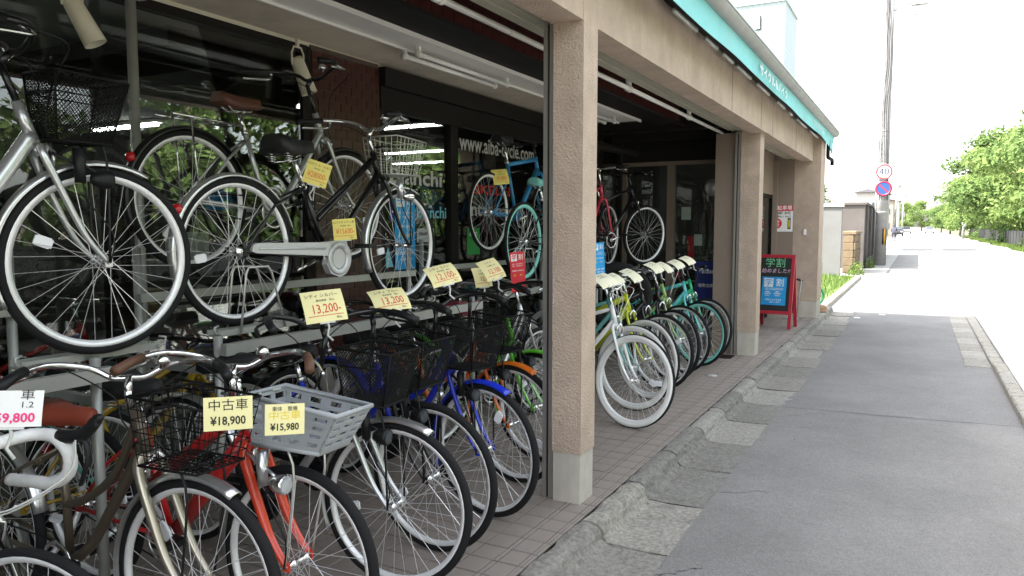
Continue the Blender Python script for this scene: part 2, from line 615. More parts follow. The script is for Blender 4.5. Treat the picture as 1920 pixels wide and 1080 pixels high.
def frame_mtx(loc, right, up):
    """matrix whose x axis is right, y axis is up, z axis faces out"""
    x = Vector(right).normalized()
    z = x.cross(Vector(up)).normalized()
    y = z.cross(x)
    m = Matrix((x, y, z)).transposed().to_4x4()
    m.translation = Vector(loc)
    return m


# ------------------------------------------------------------------ ground, road, kerbs
def sheet(name, x0, x1, y0, y1, z, m, parent=None):
    return put(name, MB().quad((x0, y0, z), (x1, y0, z), (x1, y1, z), (x0, y1, z)), m, parent)


tag(sheet('ground', -900, 900, -300, 1500, -0.16, M['soil']), kind='structure')
tag(sheet('road', -0.9, 6.3, -40, 700, -0.110, M['roadm']), kind='structure')
M['palepave'] = mat('pale_pavement', (0.40, 0.39, 0.37), 0.9, var=0.12, vscale=4, bump=0.3, bscale=50)
tag(sheet('footpath', -3.2, -0.9, 14.32, 300, -0.106, M['palepave']), kind='structure')


def jag(seed, amp):
    r = random.Random(seed)
    ph = [(r.uniform(0.5, 9), r.uniform(0, 6), r.uniform(0.2, 1)) for _ in range(7)]
    tot = sum(p[2] for p in ph)
    return lambda y: amp * sum(a * math.sin(f * y + p) for f, p, a in ph) / tot + r.uniform(-amp, amp) * 0.25


j1 = jag(3, 0.016)
rows = []
y = -6.0
while y <= 15.6:
    rows.append([(-0.985 + j1(y), y, -0.098), (0.765, y, -0.098)])
    y += 0.03
lane = put('lane', MB().grid(rows, False), M['asphalt2'])
tag(lane, kind='structure')
# newer resurfaced strip nearest the camera, a shallow step above the older asphalt
rows = []
j2 = jag(5, 0.02)
y = -6.0
while y <= 6.62:
    rows.append([(-0.975 + j1(y), y, -0.0935), (-0.3, y, -0.0935), (0.3, y, -0.0935), (0.768, y, -0.0935)])
    y += 0.03
rows.append([(-0.965, 6.66, -0.0935), (-0.3, 6.70 + j2(1), -0.0935), (0.3, 6.77, -0.0935), (0.768, 6.85, -0.0935)])
tag(put('lane_patch', MB().grid(rows, False), M['asphalt']), kind='structure')
r9 = random.Random(9)
pts = [(-0.95 + 1.71 * k / 24, 6.655 + 0.19 * k / 24 + r9.uniform(-0.006, 0.006), -0.0925) for k in range(25)]
sm_ = MB().grid([[(x, y_ - r9.uniform(0.003, 0.009), z_) for (x, y_, z_) in pts], [(x, y_ + r9.uniform(0.003, 0.009), z_) for (x, y_, z_) in pts]], False)
put('seam_tar', sm_, M['black'], lane)
for k, (x0, y0, x1, y1) in enumerate([(-0.93, 5.95, -0.45, 6.15), (-0.95, 6.25, -0.6, 6.66), (0.76, 9.2, 0.1, 9.35), (-0.9, 8.4, 0.2, 8.9), (0.2, 8.9, 0.7, 8.75), (-0.97, 4.3, -0.7, 4.45), (0.3, 11.6, -0.8, 12.1), (-0.96, 3.1, -0.8, 3.3)]):
    q = []
    for j in range(19):
        t_ = j / 18
        q.append((x0 + (x1 - x0) * t_ + r9.uniform(-0.018, 0.018), y0 + (y1 - y0) * t_ + r9.uniform(-0.018, 0.018), -0.0921))
    put('crack', MB().grid([[(a_, b_ - r9.uniform(0.001, 0.0035), c_) for a_, b_, c_ in q], [(a_, b_ + r9.uniform(0.001, 0.0035), c_) for a_, b_, c_ in q]], False), M['black'], lane)
grit = MB()
for k in range(160):
    x_, y_ = (-0.96 + abs(r9.gauss(0, 0.12)) if r9.random() < 0.55 else r9.uniform(-0.95, 0.7)), r9.uniform(1.8, 14)
    q_ = r9.uniform(0.002, 0.006)
    grit.obox((x_, y_, -0.0925 + q_ * 0.4), (q_ * 2, q_ * 1.4, q_ * 0.6), Matrix.Rotation(r9.uniform(0, 6), 3, 'Z'))
for k in range(160):
    x_, y_ = -1.29 + abs(r9.gauss(0, 0.05)), r9.uniform(1.8, 14)
    q_ = r9.uniform(0.003, 0.008)
    grit.obox((x_, y_, -0.092 + q_ * 0.4), (q_ * 2, q_ * 1.4, q_ * 0.6), Matrix.Rotation(r9.uniform(0, 6), 3, 'Z'))
tag(put('road_grit', grit, mat('grit', (0.34, 0.31, 0.27), 0.95, var=0.4, vscale=30), lane), kind='stuff')
for (x_, y_, a_) in ((-0.86, 13.9, 0.2), (-1.0, 14.6, 0.1), (-0.5, 14.6, -0.1)):
    put('paint_chip', MB().obox((x_, y_, -0.0935), (0.09, 0.12, 0.003), Matrix.Rotation(a_, 3, 'Z')), M['wink'], lane)
# right gutter band and its kerb on the far half
M['gutter_l'] = mat('apron_concrete_light', (0.30, 0.285, 0.255), 0.95, var=0.35, vscale=38, bump=0.9, bscale=70, stain=(0.19, 0.18, 0.165), sscale=6, samt=0.65)
M['gutter_d'] = mat('apron_concrete_dark', (0.195, 0.185, 0.165), 0.95, var=0.38, vscale=38, bump=0.9, bscale=70, stain=(0.28, 0.27, 0.25), sscale=6, samt=0.5)
kr = tag(sheet('kerb_median_bed', 0.50, 1.5, -6, 60, -0.104, M['gutter']), kind='structure')


def stone(x0, x1, y0, y1, z0, z1, seed, amp=0.006, top=0.012):
    """a worn concrete block: chamfered top, edges chipped by noise"""
    r = random.Random(seed)
    mb = MB()
    k = max(3, int((y1 - y0) / 0.09))
    rows = []
    for i in range(k + 1):
        y = y0 + (y1 - y0) * i / k
        e = lambda: r.uniform(-amp, amp)
        rows.append([(x0, y, z0), (x0 + abs(e()), y, z1 - top + e()), (x0 + top + abs(e()), y, z1 + e() * 0.4), ((x0 + x1) / 2, y, z1 + e() * 0.3),
                     (x1 - top - abs(e()), y, z1 + e() * 0.4), (x1 - abs(e()), y, z1 - top + e()), (x1, y, z0)])
    mb.grid(rows, False)
    for ri in (0, -1):
        mb.add(rows[ri], [tuple(range(7)) if ri else tuple(range(6, -1, -1))])
    return mb


y = -0.6
i = 0
while y < 15.2:
    ln = 0.60
    put('kerb_stone', stone(0.772, 0.90, y + 0.006, y + ln - 0.006, -0.13, -0.035 if y < 9.2 else -0.06, 500 + i), (M['kerb'], M['gutter_l'])[i % 3 == 0], kr)
    if y > 9.0:
        put('apron_slab', MB().bbox(0.515, 0.768, y + 0.005, y + ln - 0.005, -0.13, -0.088, 0.006), (M['gutter_l'], M['gutter'])[i % 2], kr)
    i += 1
    y += ln
put('median_paving', MB().box(0.904, 1.42, -6, 60, -0.13, -0.05), M['palepave'], kr)

# left kerb: L shaped stones, kerb and apron in one
kb = tag(sheet('kerb_bed', -1.43, -0.9, -4, 14.3, -0.125, mat('kerb_joint_dirt', (0.035, 0.032, 0.026), 0.95, var=0.3, vscale=20)), kind='structure')


def lstone(y0, y1, seed):
    r = random.Random(seed)
    mb = MB()
    k = 12
    rows = []
    dz = r.uniform(-0.006, 0.004)
    dx = r.uniform(-0.006, 0.006)
    base = [(-1.428, -0.12), (-1.428, -0.020), (-1.418, -0.004), (-1.375, 0.0), (-1.345, -0.004), (-1.322, -0.018), (-1.312, -0.040), (-1.306, -0.066), (-1.292, -0.088),
            (-1.262, -0.098), (-1.18, -0.100), (-1.08, -0.097), (-0.99, -0.094), (-0.93, -0.096), (-0.93, -0.12)]
    for i in range(k + 1):
        y = y0 + (y1 - y0) * i / k
        end = i in (0, k)
        row = []
        for j, (x, z) in enumerate(base):
            a = 0.0045 if j < 9 else 0.002
            if j in (1, 2) and r.random() < 0.35:
                x += r.uniform(0, 0.022)
            row.append((x + dx + r.uniform(-a, a), y + (r.uniform(-0.006, 0.006) if end else 0), z + dz + r.uniform(-a, a) * 0.7 - (0.006 if end and 1 < j < 9 else 0)))
        rows.append(row)
    mb.grid(rows, False)
    n = len(base)
    mb.add(rows[0], [tuple(range(n - 1, -1, -1))])
    mb.add(rows[-1], [tuple(range(n))])
    return mb


tones = ['kerb', 'gutter', 'gutter', 'kerb', 'gutter_d', 'gutter_d', 'gutter_l', 'gutter_d', 'gutter_l', 'gutter', 'gutter_d', 'gutter', 'gutter_l', 'gutter', 'gutter', 'gutter_d', 'gutter', 'gutter_l']
for i in range(-7, 17):
    y0 = 3.345 + 0.667 * i
    put('kerb_stone', lstone(y0 + 0.010, y0 + 0.657, 40 + i), M[tones[(i + 3) % 18]], kb)

# tiled pavement in front of and inside the arcade
sw = tag(sheet('sidewalk', -3.52, -1.422, -4, 14.3, -0.008, M['grout']), kind='structure')
cols = [(-1.4535, -1.424), (-1.552, -1.4575), (-1.5765, -1.556)]
x = -1.5805
while x > -3.45:
    cols.append((x - 0.113, x))
    x -= 0.117
field = MB()
n_ind = 0
ROW = 0.1335
for r_ in range(-12, 112):
    y0 = 2.33 + r_ * ROW
    if y0 > 14.1 or y0 < -1.5:
        continue
    for ci, (a, b) in enumerate(cols):
        dz = random.uniform(-0.0012, 0.0012)
        if 0 <= r_ < 43 and ci < 7 and n_ind < 300:
            key = ('tile', round(b - a, 4))
            if ci == 0:
                fn = lambda: MB().bbox(-0.0147, -0.001, -0.0635, 0.0635, -0.012, 0, 0.002).bbox(0.001, 0.0147, -0.0635, 0.0635, -0.012, -0.0005, 0.002)
            else:
                hw = (b - a) / 2
                fn = lambda: MB().bbox(-hw + 0.0012, hw - 0.0012, -0.0635, 0.0635, -0.012, 0, 0.002)
            shared(key, 'tile', fn, M['ptile'], sw, T((a + b) / 2, y0 + ROW / 2, dz))
            n_ind += 1
        else:
            field.bbox(a + 0.0012, b - 0.0012, y0 + 0.0032, y0 + ROW - 0.0032, -0.012, dz, 0.002)
tag(put('tile_field', field, M['ptile'], sw), kind='stuff')
mh = put('access_cover', MB().box(-1.99, -1.76, 8.28, 8.52, 0.0015, 0.004), M['dark'], sw)
put('drain_cap', MB().lathe([(0.055, 0.0), (0.055, 0.004), (0.0, 0.0045)], 18, (-1.72, 7.25, 0.0015)), M['palepave'], sw)

# ------------------------------------------------------------------ the shop building
B = empty('shop_building', (-2.5, 4, 0))
tag(B, 'low brown stucco bicycle shop arcade with open bays and recessed dark windows', 'building')
BI = T(2.5, -4, 0)


def bp(name, mb, m, parent=None):
    """part of the building, given in world coordinates"""
    return put(name, mb, m, parent or B, BI if parent is None else None)


def pillar(x0, x1, y0, y1, top=2.897, ptop=0.268):
    p = bp('pillar', MB().box(x0, x1, y0, y1, ptop, top), M['stucco'])
    put('plinth', MB().box(x0 + 0.006, x1 - 0.006, y0 + 0.006, y1 - 0.006, 0.0, ptop), M['plinth'], p)
    return p


p1 = pillar(-1.66, -1.494, 3.50, 3.685)
p2 = pillar(-1.76, -1.555, 8.57, 8.80)
p3 = pillar(-1.76, -1.375, 12.67, 13.25)
pillar(-1.69, -1.49, -1.9, -1.6)
for p, x, y0 in ((p1, -1.695, 3.53), (p2, -1.795, 8.60), (p3, -1.79, 12.70)):
    put('shutter_rail', MB().box(x - 0.0, x + 0.033, y0, y0 + 0.05, 0, 2.5).box(x - 0.035, x - 0.012, y0, y0 + 0.03, 0, 2.5), M['rail'], p)
    put('rail_groove', MB().box(x - 0.012, x - 0.001, y0 + 0.006, y0 + 0.03, 0, 2.48), M['black'], p)
for (y0, y1) in ((-6.0, -1.9), (-1.6, 3.50), (3.685, 8.57), (8.80, 12.67)):
    bp('beam', MB().box(-1.67, -1.497, y0, y1, 2.47, 2.90), M['stucco'])
bp('beam', MB().box(-1.67, -1.497, 8.568, 8.802, 2.475, 2.898), M['stucco'])
bp('beam', MB().box(-1.67, -1.497, 3.502, 3.683, 2.80, 2.899), M['stucco'])
for yj in (6.85, 8.25, 8.95, 10.8):
    bp('beam_joint', MB().box(-1.4968, -1.4955, yj, yj + 0.006, 2.475, 2.895), M['dark'])
# shutter housings with the curtain rolled up: ribs seen from below
for (y0, y1) in ((-1.55, 3.585), (3.59, 8.66), (8.82, 12.65)):
    for k in range(6):
        x1 = -1.672 - k * 0.043
        bp('shutter_slat', MB().box(x1 - 0.040, x1, y0, y1, 2.505 + (k % 2) * 0.008 + k * 0.003, 2.56), M['slat'])
    bp('shutter_box', MB().box(-1.95, -1.672, y0, y1, 2.562, 2.94), M['brownpanel'])
# roof, eaves and the downpipe corner
bp('roof', MB().box(-12, -1.31, -7, 13.55, 3.01, 3.09), M['roof'])
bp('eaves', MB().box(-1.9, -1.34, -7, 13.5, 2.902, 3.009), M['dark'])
gp = [(0.055, 0.0), (0.052, 0.02), (0.045, 0.03)]
gut = MB()
rows = []
for yy in (-7.0, 0.0, 7.0, 13.6):
    rows.append([(-1.268 + 0.062 * math.cos(a), yy, 2.995 + 0.075 * math.sin(a)) for a in [PI + PI * k / 10 for k in range(11)]]
                + [(-1.268 + 0.056 * math.cos(a), yy, 2.997 + 0.066 * math.sin(a)) for a in [2 * PI - PI * k / 10 for k in range(11)]])
gut.grid(rows, True, True)
gut.add(rows[-1], [tuple(range(11)) + tuple(range(11, 22))])
bp('roof_gutter', gut, M['roofg'])
bp('gutter_lip', MB().box(-1.209, -1.201, -7, 13.6, 2.988, 3.006), M['rackm'])
bp('downpipe', MB().tube([(-1.335, 13.2, 2.95), (-1.335, 13.2, 2.60), (-1.335, 13.23, 2.57), (-1.30, 13.5, 2.55), (-1.30, 13.53, 2.53), (-1.30, 13.53, 2.46)], 0.03, 10), M['dark'])
# ceiling boards of the arcade
k = 0
y = -2.0
while y < 7.9:
    bp('ceiling_panel', MB().box(-3.47, -2.955, y + 0.003, y + 0.91 - 0.003, 2.622, 2.64), M['soffit'])
    y += 0.91
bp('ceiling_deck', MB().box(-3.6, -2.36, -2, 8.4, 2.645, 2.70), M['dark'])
bp('light_trough', MB().box(-2.95, -2.69, -2.0, 7.9, 2.595, 2.644), M['white'])
bp('trough_lip', MB().box(-2.952, -2.94, -2.0, 7.9, 2.578, 2.594).box(-2.70, -2.688, -2.0, 7.9, 2.578, 2.594), M['white'])
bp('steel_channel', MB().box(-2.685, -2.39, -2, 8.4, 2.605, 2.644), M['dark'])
bp('ceiling_trim', MB().box(-3.50, -3.473, -2, 7.9, 2.598, 2.64).box(-3.51, -3.482, -2, 7.9, 2.57, 2.596), M['cream'])


def tilewall(name, x, y0, y1, z0, z1, tw=0.108, th=0.060, facing='x', bond=True, backing=0.02, limit=300, parent=None):
    """mortar slab with single glazed tiles laid on it"""
    g = 0.005
    if facing == 'x':
        slab = bp(name, MB().box(x - backing, x, y0, y1, z0, z1), M['rgrout'])
    else:
        slab = bp(name, MB().box(y0, y1, x, x + backing, z0, z1), M['rgrout'])
    n = 0
    rest = MB()
    r = 0
    z = z0
    while z + th * 0.5 < z1:
        zt = min(z + th - g, z1)
        yy = y0 - (tw / 2 if (bond and r % 2) else 0)
        while yy < y1 - 0.01:
            a, b = max(yy, y0), min(yy + tw - g, y1)
            if b - a > 0.012:
                wd, ht = round(b - a, 3), round(zt - z, 3)
                dd = random.uniform(0, 0.0015)
                if facing == 'x':
                    key = ('rtx', wd, ht)
                    fn = lambda: MB().box(0, 0.006, 0, wd, 0, ht)
                    mt = T(x + dd, a, z)
                else:
                    key = ('rty', wd, ht)
                    fn = lambda: MB().box(0, wd, -0.006, 0, 0, ht)
                    mt = T(a, x - dd, z)
                if n < limit:
                    shared(key, 'tile', fn, M['rtile'], slab, mt)
                    n += 1
                else:
                    rest.add([(mt @ Vector(v))[:] for v in fn().v], fn().f)
            yy += tw
        z += th
        r += 1
    if rest.v:
        tag(put('tile_field', rest, M['rtile'], slab), kind='stuff')
    return slab


tilewall('tile_pier', -3.46, 3.68, 4.36, 0.60, 2.61, limit=300)
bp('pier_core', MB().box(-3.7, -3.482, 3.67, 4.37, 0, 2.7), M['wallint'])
bp('pier_base', MB().box(-3.481, -3.45, 3.68, 4.36, 0.0, 0.598), M['plinth'])
tilewall('tile_band', -2.365, 1.6, 8.2, 2.60, 2.86, tw=0.108, th=0.065, limit=290)
bp('band_lintel', MB().box(-2.388, -2.35, -2, 8.4, 2.575, 2.598), M['dark'])
bp('arcade_deck', MB().box(-2.386, -1.95, -7, 12.6, 2.865, 2.96), M['dark'])
tilewall('tile_pier', -3.46, 7.32, 7.9, 0.9, 2.6, limit=250)
bp('pier_core', MB().box(-3.7, -3.482, 7.31, 7.91, 0, 2.7), M['wallint'])


# windows along the arcade back wall: brown frames, clear panes
def window_x(y0, y1, z0, z1, muls=(), x=-3.5, fw=0.05, trans=()):
    f = MB()
    f.box(x - 0.03, x + 0.03, y0, y0 + fw, z0, z1).box(x - 0.03, x + 0.03, y1 - fw, y1, z0, z1)
    f.box(x - 0.028, x + 0.028, y0 + fw, y1 - fw, z1 - fw, z1 - 0.0005).box(x - 0.028, x + 0.028, y0 + fw, y1 - fw, z0 + 0.0005, z0 + fw)
    fo = bp('window', f, M['dark'])
    for m_ in muls:
        put('mullion', MB().box(x - 0.035, x + 0.035, m_ - 0.055, m_ + 0.055, z0 + fw, z1 - fw), M['dark'], fo)
    edges = [y0 + fw] + list(muls) + [y1 - fw]
    for a, b in zip(edges[:-1], edges[1:]):
        put('pane', MB().box(x - 0.003, x + 0.003, a + 0.001, b - 0.001, z0 + fw - 0.01, z1 - fw + 0.01), M['glass'], fo)
    return fo


window_x(-1.9, 3.66, 0.06, 2.60, muls=(0.9,))
window_x(4.38, 7.30, 0.06, 2.46, muls=(5.37,))
bp('shutter_case', MB().box(-3.56, -3.41, 4.38, 7.30, 2.462, 2.598), M['dark'])
bp('shutter_case', MB().box(-3.56, -3.455, 4.38, 7.30, 2.30, 2.46), M['dark'])
window_x(7.92, 9.42, 0.06, 2.60, muls=(8.7,))
bp('sill_wall', MB().box(-3.56, -3.44, -1.9, 3.66, 0.0, 0.058), M['plinth'])


def window_y(x0, x1, z0, z1, y, muls=(), fw=0.05):
    f = MB()
    f.box(x0, x0 + fw, y - 0.03, y + 0.03, z0, z1).box(x1 - fw, x1, y - 0.03, y + 0.03, z0, z1)
    f.box(x0 + fw, x1 - fw, y - 0.028, y + 0.028, z1 - fw, z1 - 0.0005).box(x0 + fw, x1 - fw, y - 0.028, y + 0.028, z0 + 0.0005, z0 + fw)
    fo = bp('window', f, M['brownpanel'])
    for m_ in muls:
        put('mullion', MB().box(m_ - 0.05, m_ + 0.05, y - 0.035, y + 0.035, z0 + fw, z1 - fw), M['brownpanel'], fo)
    edges = [x0 + fw] + list(muls) + [x1 - fw]
    for a, b in zip(edges[:-1], edges[1:]):
        put('pane', MB().box(a + 0.001, b - 0.001, y - 0.003, y + 0.003, z0 + fw - 0.01, z1 - fw + 0.01), M['glass'], fo)
    return fo


window_y(-3.45, -2.10, 0.02, 2.28, 9.45, muls=(-2.80,))
bp('transom_panel', MB().box(-3.45, -2.06, 9.42, 9.5, 2.282, 2.86), M['dark'])
bp('shop_panel', MB().box(-2.06, -1.832, 8.66, 9.5, 0.0, 2.50), M['brownpanel'])
bp('dark_beam', MB().box(-3.45, -1.96, 8.405, 8.6, 2.55, 2.86), M['dark'])
bp('dark_beam', MB().box(-3.45, -1.96, 9.0, 9.15, 2.50, 2.86), M['dark'])
bp('waste_pipe', MB().tube([(-3.2, 7.2, 2.62), (-3.2, 7.2, 2.42), (-3.17, 7.26, 2.36), (-3.1, 7.4, 2.32), (-2.9, 8.4, 2.30)], 0.05, 10), M['dark'])
# third bay: glazed front set back, brown end wall
window_x(9.5, 12.6, 0.02, 1.95, muls=(11.0,), x=-2.10)
bp('lintel_panel', MB().box(-2.16, -2.06, 9.5, 12.6, 1.952, 2.86), M['brownpanel'])
bp('end_wall', MB().box(-10, -1.762, 12.655, 13.2, 0, 3.09), M['brownpanel'])
bp('darkening_sheet', MB().box(-9.9, -2.17, 12.60, 12.65, 0.01, 2.7), M['wallint'])  # added dark sheet standing in for shade in the end room
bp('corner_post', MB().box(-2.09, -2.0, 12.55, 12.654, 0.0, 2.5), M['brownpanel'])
# closed shell behind the glass
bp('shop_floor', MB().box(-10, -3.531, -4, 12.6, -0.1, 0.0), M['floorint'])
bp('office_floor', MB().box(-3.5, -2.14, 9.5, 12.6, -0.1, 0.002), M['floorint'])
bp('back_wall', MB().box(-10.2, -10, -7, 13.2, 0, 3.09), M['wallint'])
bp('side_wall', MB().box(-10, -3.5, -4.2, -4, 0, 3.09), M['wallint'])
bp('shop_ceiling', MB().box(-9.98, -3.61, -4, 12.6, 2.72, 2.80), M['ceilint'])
bp('arcade_wall', MB().box(-3.6, -1.5, -4.2, -4.0, 0, 2.9), M['brownpanel'])
bp('interior_column', MB().box(-4.42, -4.12, 3.93, 4.36, 0.0, 2.71), M['beigecol'])
bp('interior_column', MB().box(-7.2, -6.8, 6.8, 7.2, 0.0, 2.71), M['beigecol'])
bp('support_pipe', MB().tube([(-3.36, 2.36, 0.0), (-3.36, 2.36, 2.56)], 0.024, 12).box(-3.43, -3.29, 2.26, 2.46, 2.56, 2.619), M['rackm'])
# dark duct cross on the shop ceiling
bp('ceiling_duct', MB().box(-6.2, -4.2, 3.2, 3.8, 2.60, 2.719), M['dark'])

# lit tubes inside, seen through the glass
for i, (x, y, ln) in enumerate([(-5.4, 7.5, 1.3), (-7.3, 10.1, 1.3), (-8.4, 11.8, 1.3), (-8.6, 5.9, 1.3), (-5.2, 1.5, 1.2), (-7.5, 3.2, 1.2), (-2.9, 11.6, 0.7)]):
    L = empty('shop_lamp', (x, y, 2.66))
    tag(L, ['lit white ceiling tube nearest behind the window with big white letters', 'second lit ceiling tube deeper inside behind the wire basket', 'deepest lit ceiling tube behind the wire basket',
            'lit ceiling tube seen through the glass beside the standing pipe', 'lit ceiling tube deep inside behind the silver upper bicycle', 'lit ceiling tube in the dark depth behind the brown saddle',
            'lit tube in the end room behind the black upper bicycle'][i], 'lamp', 'lit ceiling tubes inside the shop')
    put('housing', MB().box(-ln / 2, ln / 2, -0.06, 0.06, 0.02, 0.058), M['white'], L)
    put('lamp_tube', MB().tube([(-ln / 2 + 0.03, 0, 0), (ln / 2 - 0.03, 0, 0)], 0.018, 8), M['lamp'] if i < 6 else mat('dim_lit_tube', (1.0, 1.0, 0.97), 0.5, emit=1.6), L)

# unlit fluorescent pairs under the arcade ceiling
for i, (xc, y0, y1, lab) in enumerate([(-2.9, 3.98, 5.17, 'pair of unlit white tubes under the ceiling left of the near pillar'),
                                       (-2.9, 6.3, 7.5, 'pair of unlit white tubes under the ceiling right of the near pillar'),
                                       (-2.5, 10.4, 11.6, 'white tube lamp under the ceiling of the bay with the red board')]):
    zt = 2.545 if i < 2 else 2.50
    L = empty('fluorescent_lamp', (xc, (y0 + y1) / 2, zt))
    tag(L, lab, 'lamp', 'unlit fluorescent lamps of the arcade')
    h = (y1 - y0) / 2
    for dx in (-0.055, 0.055):
        put('lamp_tube', MB().tube([(dx, -h + 0.03, 0), (dx, h - 0.03, 0)], 0.0155, 10), M['tubeoff'], L)
        for s_ in (-1, 1):
            put('lamp_holder', MB().tube([(dx, s_ * (h - 0.03), 0), (dx, s_ * h, 0)], 0.022, 10).box(dx - 0.012, dx + 0.012, s_ * (h - 0.015) - 0.012, s_ * (h - 0.015) + 0.012, 0.005, 0.055), M['white'], L)
    if i == 2:
        put('housing', MB().box(-0.13, 0.13, -h, h, 0.056, 0.10), M['white'], L)
# white rod of tube lamps along the shutter line
for i, (y0, y1, cl, lab) in enumerate([(-1.5, 3.60, (0.2, 1.6, 2.93), 'white rod with clamps along the shutter above the near bay'), (3.62, 8.60, (5.5, 7.2), 'white rod with clamps along the shutter beyond the near pillar')]):
    L = empty('shutter_rod', (-1.975, (y0 + y1) / 2, 2.495))
    tag(L, lab, 'rod', 'white rods along the shutters')
    c = (y0 + y1) / 2
    put('rod', MB().tube([(0, y0 - c, 0), (0, y1 - c, 0)], 0.0165, 10), M['white'], L)
    for q in cl:
        for d in (-0.022, 0.022):
            put('clamp', MB().tube([(0, q - c + d - 0.012, 0), (0, q - c + d + 0.012, 0)], 0.026, 10).box(-0.012, 0.012, q - c + d - 0.010, q - c + d + 0.010, 0.0, 0.075), M['white'], L)


# white spot lamps on the trim
def spot(x, y, lab, aim):
    L = empty('spot_lamp', (x, y, 2.56))
    tag(L, lab, 'lamp', 'white can spot lamps on the ceiling trim')
    d = Vector(aim).normalized()
    m = d.to_track_quat('-Z', 'Y').to_matrix().to_4x4()
    m.translation = Vector((0, 0, -0.10))
    put('can', MB().lathe([(0.0, 0.03), (0.035, 0.028), (0.04, 0.0), (0.05, -0.20), (0.046, -0.20), (0.036, -0.05), (0.0, -0.045)], 24), M['cream'], L, m)
    put('yoke', MB().tube([(0, -0.047, -0.12), (0, -0.05, -0.05), (0, -0.03, -0.01), (0, 0.03, -0.01), (0, 0.05, -0.05), (0, 0.047, -0.12)], 0.006, 6), M['cream'], L)
    put('ceiling_stem', MB().tube([(0, 0, -0.012), (0, 0, 0.04)], 0.012, 8), M['cream'], L)


spot(-3.40, 2.10, 'white can spot lamp above the wire grid in the upper left corner', (0.35, 0.35, -1))
spot(-3.40, 3.50, 'white can spot lamp hanging beside the red tile pier', (0.25, 0.25, -1))

# ------------------------------------------------------------------ awning
A = empty('awning', (-1.33, 4, 2.78))
tag(A, 'turquoise cloth awning valance with white lettering under the roof gutter', 'awning')
AI = T(1.33, -4, -2.78)


def val(y):
    sag = 0.004 * math.sin(y * 1.1) + 0.002 * math.sin(y * 4.3 + 1)
    if y > 12.0:
        sag -= 0.065 * ((y - 12.0) / 1.55) ** 1.6
    return sag


rows = []
y = -7.0
while y < 13.57:
    s_ = val(y)
    bul = 0.003 * math.sin(y * 2.3)
    rows.append([(-1.278, y, 2.955), (-1.293 + bul, y, 2.90), (-1.306 + bul, y, 2.84), (-1.31 + bul * 2, y, 2.774 + s_)])
    y += 0.12
cl = MB().grid(rows, True)
back = [[(p[0] - 0.003, p[1], p[2]) for p in r] for r in rows]
cl.grid([list(reversed(r)) for r in back], True)
put('cloth', cl, M['awning'], A, AI)
put('end_flap', MB().grid([[(-1.28, 13.572, 2.95), (-1.302, 13.572, 2.82), (-1.30, 13.578, 2.65)], [(-1.36, 13.575, 2.93), (-1.37, 13.575, 2.82), (-1.33, 13.59, 2.67)]], True), M['awning'], A, AI)
for (ya, body, sz) in ((7.75, 'サイクル＆バイク', 0.125), (11.45, 'アイバサイクル', 0.105)):
    tb = text_mb(body, sz, sx=1.6, bold=0.002)
    put('lettering', tb, M['wink'], A, AI @ frame_mtx((-1.282, ya, 2.838), (0, 1, 0), (-0.1, 0, 1)))
for (ya, yb) in ((4.7, 5.25), (5.5, 5.85), (6.05, 6.4), (6.55, 7.15), (7.45, 8.1), (8.6, 9.1), (9.45, 9.7), (10.1, 11.0), (11.4, 12.3)):
    put('roller_bar', MB().tube([(-1.40, ya, 2.80), (-1.40, yb, 2.80)], 0.016, 8), M['rackm'], A, AI)

# ------------------------------------------------------------------ bicycles
BX, BZ = 0.0, 0.285                 # bottom bracket in bicycle space: x forward, y left, z up
XF, XR = 0.64, -0.49               # axles


def smooth_path(pts, n=4):
    """Catmull-Rom through the points"""
    P = [Vector(p) for p in pts]
    out = []
    for i in range(len(P) - 1):
        a, b, c, d = P[max(i - 1, 0)], P[i], P[i + 1], P[min(i + 2, len(P) - 1)]
        for k in range(n):
            t = k / n
            out.append(0.5 * ((2 * b) + (c - a) * t + (2 * a - 5 * b + 4 * c - d) * t * t + (3 * b - a - 3 * c + d) * t ** 3))
    out.append(P[-1])
    return out


